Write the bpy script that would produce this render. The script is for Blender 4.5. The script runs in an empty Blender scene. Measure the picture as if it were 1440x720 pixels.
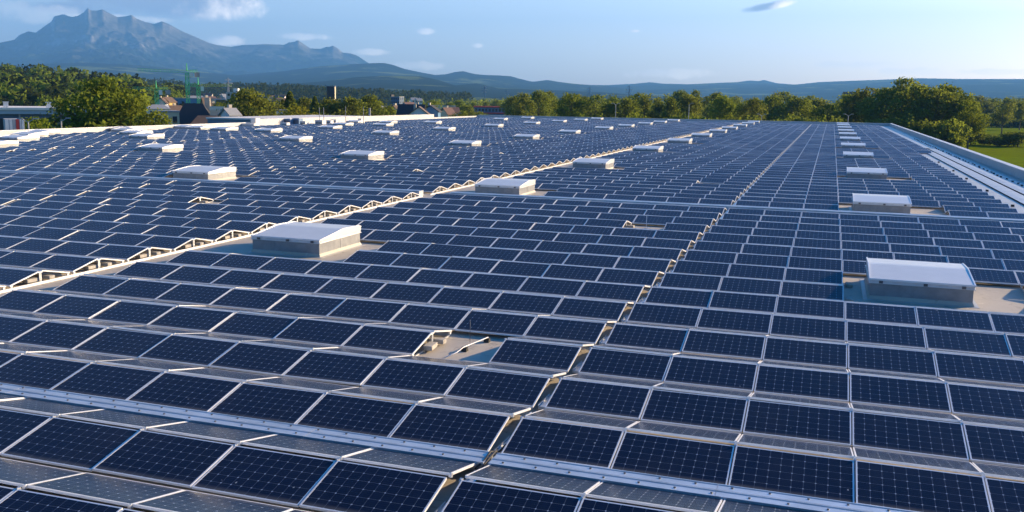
import bpy, bmesh, math, random
from mathutils import Vector, Matrix, noise
import numpy as np

sc = bpy.context.scene
COL = sc.collection
rnd = random.Random(7)
R = math.radians

# ------------------------------------------------------------------ camera
FPX = 1314.66                       # focal length in pixels of a 1440 px wide picture
CAM = Vector((-0.6525, -12.6278, 5.266))
YAW, PIT, ROL = -0.3240, -0.1668, 0.0145
fw = Vector((math.sin(YAW)*math.cos(PIT), math.cos(YAW)*math.cos(PIT), math.sin(PIT)))
rt0 = Vector((math.cos(YAW), -math.sin(YAW), 0)); up0 = rt0.cross(fw)
rt = rt0*math.cos(ROL) + up0*math.sin(ROL); up = -rt0*math.sin(ROL) + up0*math.cos(ROL)
cam = bpy.data.cameras.new('camera'); cob = bpy.data.objects.new('camera', cam); COL.objects.link(cob)
M = Matrix((rt, up, -fw)).transposed().to_4x4(); M.translation = CAM
cob.matrix_world = M
cam.sensor_width = 36; cam.lens = FPX/1440*36
cam.clip_start = 0.1; cam.clip_end = 60000
sc.camera = cob

# ------------------------------------------------------------------ sun, sky, exposure
SUN_AZ, SUN_EL = R(44), R(17)       # azimuth measured from +Y towards +X
sd = Vector((math.sin(SUN_AZ)*math.cos(SUN_EL), math.cos(SUN_AZ)*math.cos(SUN_EL), math.sin(SUN_EL)))
sun = bpy.data.lights.new('sun', 'SUN'); sun.energy = 5.0; sun.angle = R(0.5); sun.color = (1.0, 0.74, 0.44)
sob = bpy.data.objects.new('sun', sun); COL.objects.link(sob)
sob.rotation_euler = (-sd).to_track_quat('-Z', 'Y').to_euler()

world = bpy.data.worlds.new('World'); sc.world = world; world.use_nodes = True
SKY_STRENGTH = 0.12
sc.view_settings.view_transform = 'Standard'; sc.view_settings.look = 'None'
sc.view_settings.exposure = 1.3; sc.view_settings.gamma = 1; sc.view_settings.use_curve_mapping = False

def ray(x, y):
    d = fw + rt*((x-720)/FPX) + up*((360-y)/FPX)
    return d.normalized()

class NT:
    """small node tree helper"""
    def __init__(s, tree): s.t = tree; s.n = tree.nodes; s.l = tree.links
    def add(s, typ, **kw):
        n = s.n.new(typ)
        for k, v in kw.items(): setattr(n, k, v)
        return n
    def val(s, sock, v):
        if isinstance(v, bpy.types.NodeSocket): s.l.new(v, sock)
        elif v is not None: sock.default_value = v
    def math(s, op, a, b=None, c=None, clamp=False):
        n = s.add('ShaderNodeMath', operation=op, use_clamp=clamp)
        s.val(n.inputs[0], a)
        if b is not None: s.val(n.inputs[1], b)
        if c is not None: s.val(n.inputs[2], c)
        return n.outputs[0]
    def vmath(s, op, a, b=None, scale=None):
        n = s.add('ShaderNodeVectorMath', operation=op)
        s.val(n.inputs[0], a)
        if b is not None: s.val(n.inputs[1], b)
        if scale is not None: s.val(n.inputs['Scale'], scale)
        return n.outputs['Value'] if op in ('DOT_PRODUCT', 'LENGTH') else n.outputs[0]
    def mix(s, f, a, b, blend='MIX'):
        n = s.add('ShaderNodeMix', data_type='RGBA', blend_type=blend)
        s.val(n.inputs[0], f); s.val(n.inputs[6], a); s.val(n.inputs[7], b)
        return n.outputs[2]
    def ramp(s, f, stops):
        n = s.add('ShaderNodeValToRGB'); cr = n.color_ramp
        while len(cr.elements) < len(stops): cr.elements.new(0.5)
        for e, (p, c) in zip(cr.elements, stops): e.position = p; e.color = (*c, 1) if len(c) == 3 else c
        s.val(n.inputs[0], f); return n.outputs[0]
    def smooth(s, v, a, b):
        n = s.add('ShaderNodeMapRange', interpolation_type='SMOOTHSTEP')
        s.val(n.inputs[0], v); n.inputs[1].default_value = a; n.inputs[2].default_value = b
        return n.outputs[0]
    def noise(s, vec, scale, detail=4, rough=.55, dist=0):
        n = s.add('ShaderNodeTexNoise'); s.val(n.inputs['Vector'], vec)
        n.inputs['Scale'].default_value = scale; n.inputs['Detail'].default_value = detail
        n.inputs['Roughness'].default_value = rough; n.inputs['Distortion'].default_value = dist
        return n.outputs[0]

def build_world():
    w = NT(world.node_tree); w.n.clear()
    sky = w.add('ShaderNodeTexSky', sky_type='NISHITA')
    sky.sun_disc = False; sky.sun_elevation = SUN_EL; sky.sun_rotation = SUN_AZ
    sky.altitude = 430; sky.air_density = 0.9; sky.dust_density = 2.4; sky.ozone_density = 5.0
    tc = w.add('ShaderNodeTexCoord').outputs['Generated']
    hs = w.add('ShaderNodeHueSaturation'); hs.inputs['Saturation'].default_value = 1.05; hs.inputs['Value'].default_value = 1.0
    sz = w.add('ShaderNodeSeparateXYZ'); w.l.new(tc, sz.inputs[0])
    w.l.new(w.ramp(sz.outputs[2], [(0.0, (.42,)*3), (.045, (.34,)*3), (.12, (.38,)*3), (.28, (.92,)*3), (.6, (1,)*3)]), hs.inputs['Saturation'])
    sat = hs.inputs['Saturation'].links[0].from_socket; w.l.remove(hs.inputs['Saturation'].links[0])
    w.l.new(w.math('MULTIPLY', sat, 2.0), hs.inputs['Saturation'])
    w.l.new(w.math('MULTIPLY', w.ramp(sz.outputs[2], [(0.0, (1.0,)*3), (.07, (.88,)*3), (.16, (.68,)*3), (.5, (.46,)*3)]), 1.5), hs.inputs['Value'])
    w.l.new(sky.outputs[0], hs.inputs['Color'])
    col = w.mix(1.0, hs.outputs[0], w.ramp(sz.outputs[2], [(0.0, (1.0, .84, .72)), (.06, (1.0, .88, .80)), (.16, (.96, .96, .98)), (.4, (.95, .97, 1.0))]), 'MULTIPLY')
    # clouds: each one an ellipse of directions torn by noise
    #        px centre, half sizes in degrees, density, lit colour, shade colour, ragged
    clouds = [(215, -6, 6.2, 1.45, 1.0, .45), (288, 8, 3.7, .95, 1.0, .42), (95, 11, 2.8, .34, .9, .5), (170, 26, 3.0, .25, .55, .8),
              (318, 57, 1.5, .38, .75, .8), (438, 52, 2.0, .26, .7, .8), (600, 44, .62, .24, .75, .6), (671, 64, .45, .17, .6, .6),
              (515, 73, 1.4, .22, .5, .8), (1080, 9, 1.7, .26, .95, .35), (892, 43.5, .36, .1, .7, .4),
              (1230, 92, 3.2, .28, .4, 1.0), (940, 103, 3.4, .34, .35, 1.0), (1290, 100, 2.2, .3, .35, 1.0), (585, 92, 1.6, .3, .3, .9),
              (40, 18, 3, .6, .35, .9), (1420, 101, 2.6, .2, .3, 1.0)]
    nz = w.noise(tc, 34, 6, .6); nz2 = w.noise(tc, 90, 5, .6)
    nn = w.math('ADD', w.math('MULTIPLY', w.math('SUBTRACT', nz, .5), 1.9), w.math('MULTIPLY', w.math('SUBTRACT', nz2, .5), .8))
    for i, (x, y, a, b, dens, rag) in enumerate(clouds):
        c = ray(x, y); h = Vector((c.y, -c.x, 0)).normalized(); v = h.cross(c)
        if i == 9: h, v = (h*.985+v*.17), (v*.985-h*.17)
        du = w.math('DIVIDE', w.vmath('DOT_PRODUCT', tc, tuple(h)), math.tan(R(a)))
        dv = w.math('DIVIDE', w.vmath('DOT_PRODUCT', tc, tuple(v)), math.tan(R(b)))
        front = w.math('GREATER_THAN', w.vmath('DOT_PRODUCT', tc, tuple(c)), .5)
        r2 = w.math('ADD', w.math('MULTIPLY', du, du), w.math('MULTIPLY', dv, dv))
        m = w.math('ADD', w.math('SUBTRACT', 1.0, r2), w.math('MULTIPLY', nn, rag*1.6))
        m = w.math('MULTIPLY', w.math('MULTIPLY', w.smooth(m, 0.0, .9), front), dens)
        # thin rims towards the sun are bright, thick middles grey
        lit = w.math('ADD', w.math('MULTIPLY', du, .55), w.math('ADD', w.math('MULTIPLY', dv, -.25), w.math('MULTIPLY', nn, .55)))
        if dens >= .9:
            cc = w.mix(w.smooth(lit, {0: .75, 1: -.15, 2: 1.0}.get(i, -.1), {0: 1.7, 1: .7, 2: 2.2}.get(i, .75)), (1.7, 1.95, 2.5, 1), (9.0, 8.0, 6.9, 1))
        else:
            cc = w.mix(w.smooth(lit, -.9, .5), (3.6, 3.9, 4.5, 1), (7.4, 6.7, 5.9, 1))
        col = w.mix(m, col, cc)
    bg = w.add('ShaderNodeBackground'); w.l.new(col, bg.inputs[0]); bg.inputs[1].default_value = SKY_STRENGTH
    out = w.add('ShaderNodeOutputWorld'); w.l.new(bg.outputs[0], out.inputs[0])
build_world()

# ------------------------------------------------------------------ material helpers
def mat(name, base, rough=.6, metal=0, spec=.5, vary=0, vscale=3, bump=0, bscale=20, coat=0):
    m = bpy.data.materials.new(name); m.use_nodes = True
    t = NT(m.node_tree); p = t.n['Principled BSDF']
    p.inputs['Roughness'].default_value = rough; p.inputs['Metallic'].default_value = metal
    p.inputs['Specular IOR Level'].default_value = spec; p.inputs['Coat Weight'].default_value = coat
    b = (*base, 1)
    if vary or bump:
        tc = t.add('ShaderNodeTexCoord').outputs['Object']
    if vary:
        n = t.noise(tc, vscale, 5, .6)
        lo = tuple(c*(1-vary) for c in base); hi = tuple(min(1, c*(1+vary)) for c in base)
        t.l.new(t.ramp(n, [(.3, lo), (.7, hi)]), p.inputs['Base Color'])
    else: p.inputs['Base Color'].default_value = b
    if bump:
        bn = t.add('ShaderNodeBump'); bn.inputs['Strength'].default_value = bump
        t.l.new(t.noise(tc, bscale, 5), bn.inputs['Height']); t.l.new(bn.outputs[0], p.inputs['Normal'])
    return m

def panel_material(name, frame):
    """60-cell module under glass; with frame=True the aluminium border is part of it"""
    m = bpy.data.materials.new(name); m.use_nodes = True
    t = NT(m.node_tree); p = t.n['Principled BSDF']
    uv = t.add('ShaderNodeUVMap').outputs[0]
    sx = t.add('ShaderNodeSeparateXYZ'); t.l.new(uv, sx.inputs[0]); u, v = sx.outputs[0], sx.outputs[1]
    rd = t.add('ShaderNodeObjectInfo').outputs['Random']
    fx = t.math('FRACT', t.math('MULTIPLY', u, 10)); fy = t.math('FRACT', t.math('MULTIPLY', v, 6))
    ax = t.math('ABSOLUTE', t.math('SUBTRACT', fx, .5)); ay = t.math('ABSOLUTE', t.math('SUBTRACT', fy, .5))
    line = t.math('MULTIPLY', t.math('GREATER_THAN', t.math('MAXIMUM', ax, ay), .488), .42)
    dia = t.math('GREATER_THAN', t.math('ADD', ax, ay), .905)
    grid = t.math('MAXIMUM', line, dia)
    bus = t.math('GREATER_THAN', t.math('ABSOLUTE', t.math('SUBTRACT', t.math('FRACT', t.math('MULTIPLY', fy, 4)), .5)), .475)
    geo = t.add('ShaderNodeNewGeometry').outputs['Position']
    n1 = t.noise(geo, .6, 3, .5)
    cell = t.mix(n1, (.0014, .0045, .020, 1), (.0025, .0075, .032, 1))
    cell = t.mix(t.math('MULTIPLY', bus, .10), cell, (.20, .24, .3, 1))
    c = t.mix(t.math('MULTIPLY', grid, .72), cell, (.46, .52, .60, 1))
    c = t.mix(t.math('MULTIPLY', rd, .10), c, (.020, .030, .055, 1))
    dirt = t.noise(geo, 5, 5, .65); big = t.noise(geo, .9, 2, .5)
    edge = t.math('MULTIPLY', t.smooth(v, .10, .015), t.math('ADD', .10, t.math('MULTIPLY', dirt, .28)))      # dust gathers at the lower edge
    c = t.mix(edge, c, (.30, .27, .22, 1))
    drop = t.math('GREATER_THAN', t.noise(geo, 9, 2, .4), .79)
    c = t.mix(t.math('MULTIPLY', drop, .6), c, (.6, .6, .56, 1))
    c = t.mix(t.math('MULTIPLY', t.smooth(big, .45, .8), .025), c, (.30, .26, .20, 1))
    p.inputs['IOR'].default_value = 1.45
    p.inputs['Specular IOR Level'].default_value = .25
    rg_ = t.ramp(dirt, [(.35, (.20,)*3), (.75, (.28,)*3)])
    sh = t.ramp(dirt, [(.3, (.018,)*3), (.8, (.036,)*3)])
    p.inputs['Sheen Roughness'].default_value = .35
    p.inputs['Sheen Tint'].default_value = (1, .84, .66, 1)
    if frame:
        eu = t.math('LESS_THAN', t.math('SUBTRACT', .5, t.math('ABSOLUTE', t.math('SUBTRACT', u, .5))), .0135)
        ev = t.math('LESS_THAN', t.math('SUBTRACT', .5, t.math('ABSOLUTE', t.math('SUBTRACT', v, .5))), .0215)
        e = t.math('MAXIMUM', eu, ev)
        c = t.mix(e, c, (.80, .80, .80, 1))
        t.l.new(e, p.inputs['Metallic']) if False else None
        rg_ = t.mix(e, rg_, (.4, .4, .4, 1)); sh = t.mix(e, sh, (0, 0, 0, 1))
    t.l.new(c, p.inputs['Base Color']); t.l.new(rg_, p.inputs['Roughness']); t.l.new(sh, p.inputs['Sheen Weight'])
    return m

MT = {}
MT['cells'] = panel_material('solar_cells', False)
MT['cells_framed'] = panel_material('solar_cells_framed', True)
MT['alu'] = mat('aluminium_frame', (.82, .82, .82), .35, .15, vary=.05)
MT['tray'] = mat('galvanised_tray', (.62, .64, .66), .36, .55, vary=.12, vscale=2.2, bump=.02, bscale=8)
MT['screw'] = mat('dark_screw', (.12, .12, .13), .5, .6)
MT['curb'] = mat('skylight_sheet', (.25, .26, .27), .42, .3, vary=.16, vscale=3.5)
MT['lid'] = mat('skylight_lid', (.66, .66, .645), .30, 0, vary=.04, vscale=2)
MT['dark'] = mat('black_rubber', (.02, .02, .02), .7)
MT['conc'] = mat('concrete_block', (.40, .37, .32), .85, vary=.2, vscale=9, bump=.2, bscale=40)
MT['parapet'] = mat('parapet_sheet', (.46, .46, .46), .55, .1, vary=.08, vscale=.8)
MT['coping'] = mat('coping_metal', (.64, .64, .63), .45, .3, vary=.06, vscale=.7)
MT['wall'] = mat('hall_wall', (.45, .46, .47), .6, vary=.05)

def roof_material():
    m = bpy.data.materials.new('roof_membrane'); m.use_nodes = True
    t = NT(m.node_tree); p = t.n['Principled BSDF']
    g = t.add('ShaderNodeNewGeometry').outputs['Position']
    n = t.noise(g, .35, 6, .6); n2 = t.noise(g, 2.6, 6, .65, 1.2); n3 = t.noise(g, 14, 3, .5)
    c = t.ramp(n, [(.32, (.38, .335, .27)), (.68, (.50, .445, .365))])
    c = t.mix(t.smooth(n2, .56, .72), c, (.24, .205, .16, 1))
    c = t.mix(t.smooth(n2, .40, .28), c, (.55, .50, .42, 1))
    # welded seams of the membrane every 1.6 m
    s = t.add('ShaderNodeSeparateXYZ'); t.l.new(g, s.inputs[0])
    f = t.math('ABSOLUTE', t.math('SUBTRACT', t.math('FRACT', t.math('DIVIDE', s.outputs[1], 1.6)), .5))
    c = t.mix(t.math('MULTIPLY', t.math('GREATER_THAN', f, .492), .5), c, (.16, .15, .13, 1))
    t.l.new(c, p.inputs['Base Color']); p.inputs['Roughness'].default_value = .62
    b = t.add('ShaderNodeBump'); b.inputs['Strength'].default_value = .12; b.inputs['Distance'].default_value = .02
    t.l.new(t.math('ADD', n2, n3), b.inputs['Height']); t.l.new(b.outputs[0], p.inputs['Normal'])
    return m
MT['roof'] = roof_material()
MT['cover'] = mat('duct_cover_sheet', (.44, .46, .48), .42, .3, vary=.15, vscale=1.2)
MT['strip'] = mat('pale_membrane', (.40, .40, .39), .4, vary=.16, vscale=1.2, bump=.05, bscale=6)

# ------------------------------------------------------------------ mesh helpers
class MB:
    """collects shapes and links them as ONE mesh object"""
    def __init__(s): s.v = []; s.f = []; s.m = []; s.uv = {}
    def quad(s, pts, mi=0, uv=None):
        i = len(s.v); s.v += [tuple(p) for p in pts]; s.f.append(tuple(range(i, i+len(pts)))); s.m.append(mi)
        if uv: s.uv[len(s.f)-1] = uv
    def box(s, x0, y0, z0, x1, y1, z1, mi=0, tr=None):
        P = [(x0,y0,z0),(x1,y0,z0),(x1,y1,z0),(x0,y1,z0),(x0,y0,z1),(x1,y0,z1),(x1,y1,z1),(x0,y1,z1)]
        if tr: P = [tr(Vector(p)) for p in P]
        i = len(s.v); s.v += [tuple(p) for p in P]
        for q in ((0,3,2,1),(4,5,6,7),(0,1,5,4),(1,2,6,5),(2,3,7,6),(3,0,4,7)):
            s.f.append(tuple(i+k for k in q)); s.m.append(mi)
    def prism(s, poly, x0, x1, mi=0, axis='x', tr=None):
        """polygon in (y,z) (counter-clockwise) extruded from x0 to x1"""
        i = len(s.v); n = len(poly)
        P = [(x0, a, b) for a, b in poly] + [(x1, a, b) for a, b in poly]
        if axis == 'y': P = [(p[1], p[0], p[2]) for p in P]
        if tr: P = [tr(Vector(p)) for p in P]
        s.v += [tuple(p) for p in P]
        fs = [tuple(range(n))[::-1], tuple(range(n, 2*n))] + [(k, (k+1) % n, n+(k+1) % n, n+k) for k in range(n)]
        if axis == 'y': fs = [f[::-1] for f in fs]
        for f in fs: s.f.append(tuple(i+k for k in f)); s.m.append(mi)
    def tube(s, pts, r0, r1=None, n=6, mi=0, cap=True):
        r1 = r0 if r1 is None else r1
        pts = [Vector(p) for p in pts]; rings = []
        for k, p in enumerate(pts):
            d = (pts[min(k+1, len(pts)-1)] - pts[max(k-1, 0)]).normalized()
            a = d.orthogonal().normalized(); b = d.cross(a); r = r0 + (r1-r0)*k/max(1, len(pts)-1)
            i = len(s.v); s.v += [tuple(p + a*(r*math.cos(2*math.pi*q/n)) + b*(r*math.sin(2*math.pi*q/n))) for q in range(n)]
            rings.append(i)
        for a, b in zip(rings, rings[1:]):
            for q in range(n): s.f.append((a+q, a+(q+1) % n, b+(q+1) % n, b+q)); s.m.append(mi)
        if cap:
            s.f.append(tuple(rings[0]+q for q in range(n))[::-1]); s.m.append(mi)
            s.f.append(tuple(rings[-1]+q for q in range(n))); s.m.append(mi)
    def mesh(s, name, mats, smooth=False):
        me = bpy.data.meshes.new(name); me.from_pydata(s.v, [], s.f)
        for m in mats: me.materials.append(m)
        if len(mats) > 1: me.polygons.foreach_set('material_index', s.m)
        if s.uv:
            l = me.uv_layers.new(name='UVMap')
            for fi, uv in s.uv.items():
                for li, c in zip(me.polygons[fi].loop_indices, uv): l.data[li].uv = c
        if smooth: me.polygons.foreach_set('use_smooth', [True]*len(me.polygons))
        me.update(); return me
    def build(s, name, mats, parent=None, smooth=False):
        if not isinstance(mats, (list, tuple)): mats = [mats]
        return link(name, s.mesh(name, mats, smooth), parent)

def link(name, data, parent=None):
    o = bpy.data.objects.new(name, data); COL.objects.link(o)
    if parent: o.parent = parent
    return o
def tag(o, label=None, cat=None, group=None, kind=None):
    if label: o['label'] = label
    if cat: o['category'] = cat
    if group: o['group'] = group
    if kind: o['kind'] = kind
    return o
def empty(name, loc=(0,0,0), rot=(0,0,0), label=None, cat=None, group=None):
    o = bpy.data.objects.new(name, None); COL.objects.link(o); o.empty_display_size = .1
    o.location = loc; o.rotation_euler = rot
    return tag(o, label, cat, group)
def copy_tree(o, parent=None):
    c = o.copy(); COL.objects.link(c); c.parent = parent
    for ch in list(o.children): copy_tree(ch, c)
    return c
WORDS = ['zeroth','first','second','third','fourth','fifth','sixth','seventh','eighth','ninth','tenth','eleventh','twelfth',
         'thirteenth','fourteenth','fifteenth','sixteenth','seventeenth','eighteenth','nineteenth','twentieth']
def nth(n):
    if n <= 20: return WORDS[n]
    if 20 < n < 30: return 'twenty-' + WORDS[n-20]
    return '%d%s' % (n, {1:'st',2:'nd',3:'rd'}.get(n % 10 if n % 100 not in (11,12,13) else 0, 'th'))

# ------------------------------------------------------------------ the array's grid
W = 1.675; PW = 1.655; PD = 1.0426; TAU = 0.2203; RG = .1397; VG = .1149
CD = PD*math.cos(TAU); ZR = PD*math.sin(TAU); PER = 2*CD + RG + VG
C1, C2, GAP = .3266, 1.6303, .1927
ROOF_Z = -.12; GROUND = -9.0
XL, XR, YN, YF = -95.3, 13.0, -26.0, 237.0
def row_y(i): return i*PER + (C2 if i >= 15 else 0) - (C1 if i < 0 else 0)

# columns: (x of left edge, block, index from the block's landmark)
cols = []
for s in range(0, 6): cols.append((s*W, 'R', s+4))             # right of the narrow gap, first = seam -3..-2
for s in range(-3, 0): cols.append((s*W, 'R', s+4))
gx = -3*W - GAP
for k in range(9): cols.append((gx-(k+1)*W, 'L', k+1))
wx = -21.75
for k in range(27): cols.append((wx-(k+1)*W-(k//9)*GAP, 'F', k+1))
w2 = wx - 27*W - 2*GAP - .55
for k in range(14): cols.append((w2-(k+1)*W-(k//9)*GAP, 'G', k+1))

# ------------------------------------------------------------------ skylights (right edge x, front edge y)
SKY = []
YS = [14.85, 36.7, 58.3, 82.2, 104.4, 126, 148, 168, 190.5, 212, 229.5]
for i, y in enumerate(YS): SKY.append((3.3, y, 'right', i+1))
for i, y in enumerate(YS): SKY.append((-16.75 - .1*i, y, 'walk', i+1))
for i, y in enumerate([36.5, 58, 82, 104, 125.6, 148.5, 167.6, 187.5, 206, 225.7]): SKY.append((-37.2, y, 'mid', i+1))
for i, y in enumerate([57.5, 80.6, 103.8, 124.7, 148, 171, 191.7, 211, 228]): SKY.append((-57.6, y, 'wide', i+1))
for i, y in enumerate([54.9, 75.9, 101, 118.3, 137, 159, 199.7, 221]): SKY.append((-74.5, y, 'outer', i+1))
for i, (x, y) in enumerate([(-81.6, 64.5), (-82, 83), (-82, 101.2), (-81.4, 135), (-81.4, 153), (-87.2, 71.4), (-88.8, 89.3), (-88, 103.5), (-88, 152),
                            (-91.5, 77.6), (-92.4, 93), (-91.6, 105.2)]): SKY.append((x, y, 'edge', i+1))
SKW, SKD = 2.62, 2.9

def removed(i, xa):
    """no panel where a skylight, its apron or a single left-out panel lies"""
    y0 = row_y(i); y1 = y0 + PER; xc = xa + W/2
    for (xr, y, line, k) in SKY:
        pl, pr = (.75, 2.0) if line == 'right' else (1.05, 1.5)
        if xr-SKW-pl < xc < xr+pr and y0 < y+SKD-.35 and y1 > y+.15: return True
    return (i, round(xa, 1)) in HOLES
def colx(b, k): return round([x for x, bb, kk in cols if bb == b and kk == k][0], 1)
HOLES = {(2, colx('L', 2)), (11, colx('L', 2)), (11, colx('F', 5)), (20, colx('L', 2)), (20, colx('F', 4)), (30, colx('F', 5)), (39, colx('F', 17)), (47, colx('F', 8)), (26, colx('F', 23))}
N_ROWS = 101

def proj(p):
    d = Vector(p) - CAM; z = d.dot(fw)
    if z < .2: return None
    return (720 + FPX*d.dot(rt)/z, 360 - FPX*d.dot(up)/z)
def clip_poly(pts, x0, y0, x1, y1):
    for ax, lim, sgn in ((0, x0, 1), (0, x1, -1), (1, y0, 1), (1, y1, -1)):
        out = []
        for a, b in zip(pts, pts[1:]+pts[:1]):
            da, db = (a[ax]-lim)*sgn, (b[ax]-lim)*sgn
            if da >= 0: out.append(a)
            if da*db < 0:
                t = da/(da-db); out.append((a[0]+(b[0]-a[0])*t, a[1]+(b[1]-a[1])*t))
        pts = out
        if not pts: return []
    return pts
def area(pts): return .5*sum(a[0]*b[1]-b[0]*a[1] for a, b in zip(pts, pts[1:]+pts[:1]))

panels = []
for i in range(-6, N_ROWS):
    y = row_y(i)
    if y + PER > YF - 1.2: continue
    for (x, b, k) in cols:
        if removed(i, x): continue
        if b == 'R' and k == 9 and 35 < y < 100: continue      # the outer column only starts beyond the flat covers
        for face in (0, 1):
            ya, za, yb, zb = (y, 0, y+CD, ZR) if face == 0 else (y+2*CD+RG, 0, y+CD+RG, ZR)
            P = [(x, ya, za), (x+PW, ya, za), (x+PW, yb, zb), (x, yb, zb)]
            q = [proj(p) for p in P]; A = 0
            if None not in q:
                q = clip_poly(q, 0, 0, 1440, 720)
                if q:
                    A = area(q); A = -A if face == 0 else A
            panels.append((max(A, 0), i, b, k, x, face))
panels.sort(key=lambda t: (-t[0], t[1], t[4]))
near, far = panels[:300], panels[300:]

def panel_label(i, b, k, face):
    if i < 0: r = 'front row of the picture' if False else '%s row before near cable tray' % nth(-i)
    else: r = '%s row past near cable tray' % nth(i+1)
    c = {'R': '%s right of gap', 'L': '%s left of narrow gap', 'F': '%s left of walkway', 'G': '%s left of far gap'}[b] % nth(k)
    return ('dark camera-facing panel, ' if face == 0 else 'brownish backward-sloping panel, ') + r + ', ' + c

def make_panels():
    f = MB(); w, d, b, h = PW/2, PD, .021, .036
    f.box(-w, 0, -h, w, b, 0); f.box(-w, d-b, -h, w, d, 0)
    f.box(-w, b, -h, -w+b, d-b, 0); f.box(w-b, b, -h, w, d-b, 0)
    fme = f.mesh('frame', [MT['alu']])
    g = MB(); x0, y0, x1, y1 = -w+b, b, w-b, d-b
    g.box(x0, y0, -.012, x1, y1, -.003)
    g.uv[1] = [(0, 0), (1, 0), (1, 1), (0, 1)]
    for k in (0, 2, 3, 4, 5): g.uv[k] = [(0, 0)]*4
    gme = g.mesh('cell_glass', [MT['cells']])
    c = MB(); c.box(-w-.03, d-.018, -.05, -w+.012, d+.04, .005); c.box(-w-.018, d-.006, .005, -w+.001, d+.014, .012)
    cme = c.mesh('ridge_clamp', [MT['tray']])
    proto = empty('solar_panel'); link('frame', fme, proto); link('cell_glass', gme, proto); link('ridge_clamp', cme, proto)
    for n, (A, i, b_, k, x, face) in enumerate(near):
        o = proto if n == 0 else copy_tree(proto)
        y = row_y(i); tau = TAU + rnd.gauss(0, .003)
        if face == 0: o.location = (x+PW/2, y, rnd.uniform(-.007, .007)); o.rotation_euler = (tau, rnd.gauss(0, .0035), 0)
        else: o.location = (x+PW/2, y+2*CD+RG, rnd.uniform(-.007, .007)); o.rotation_euler = (tau, rnd.gauss(0, .0035), math.pi)
        tag(o, panel_label(i, b_, k, face), 'solar panel', 'solar panels in rows on the roof')
    # every farther panel, one object
    m = MB()
    for (A, i, b_, k, x, face) in far:
        y = row_y(i); t = TAU + rnd.gauss(0, .004); s = 1 if face == 0 else -1
        ya = y if face == 0 else y+2*CD+RG; dz = rnd.uniform(-.006, .006); sl = rnd.gauss(0, .004)
        cy_, cz_ = math.cos(t)*s, math.sin(t)
        def tr(p): return Vector((x+PW/2+p.x*s, ya+p.y*cy_ - p.z*math.sin(t)*s, dz+p.y*cz_ + p.z*math.cos(t) + sl*p.x))
        n0 = len(m.f)
        m.box(-PW/2, 0, -.036, PW/2, PD, 0, 0, tr)
        for q in (0, 2, 3, 4, 5): m.m[n0+q] = 1
        m.uv[n0+1] = [(0, 0), (1, 0), (1, 1), (0, 1)]
    o = m.build('distant_solar_panels', [MT['cells_framed'], MT['alu']])
    tag(o, 'blue solar panels in long rows covering the distant roof', 'solar panels', None, 'stuff')

# ------------------------------------------------------------------ the hall
def make_hall():
    hall = empty('factory_hall', (0, 0, GROUND), label='huge flat-roofed factory hall under the solar panels', cat='building')
    z0 = -GROUND
    def B(name, mt, *boxes):
        m = MB()
        for b in boxes: m.box(b[0], b[1], b[2]+z0, b[3], b[4], b[5]+z0)
        return m.build(name, mt, hall)
    B('roof_deck', MT['roof'], (XL, YN, ROOF_Z-.4, XR, YF, ROOF_Z))
    B('roof_edge_strip', MT['strip'], (8.62, 36, ROOF_Z+.001, XR-.004, YF-.01, ROOF_Z+.005))
    t = .42; top = .60
    B('outer_wall', MT['wall'], (XL-t, YN, GROUND, XR+t, YF+t, ROOF_Z-.41))
    B('parapet', MT['parapet'], (XL-t, YN, ROOF_Z-.4, XL-.002, 128, top-.06))
    B('parapet', MT['parapet'], (XL-t, 128.003, ROOF_Z-.4, XL-.002, 206, 1.04))
    B('parapet', MT['parapet'], (XL-t, 206.003, ROOF_Z-.4, XL-.002, YF+t, .34))
    B('parapet', MT['parapet'], (XR+.002, YN, ROOF_Z-.4, XR+t, YF+t, top-.06))
    B('parapet', MT['parapet'], (XL, YF+.002, ROOF_Z-.4, XR, YF+t, top-.06))
    B('coping', MT['coping'], (XL-t-.05, 127.95, 1.042, XL+.05, 206.05, 1.10))
    for (a, b, c, d) in ((XL-t-.05, YN, XL+.05, 127.9), (XR-.05, YN, XR+t+.05, YF+t+.05), (XL+.052, YF-.05, XR-.052, YF+t+.05)):
        B('coping', MT['coping'], (a, b, top-.058, c, d, top))
make_hall()
make_panels()

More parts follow.
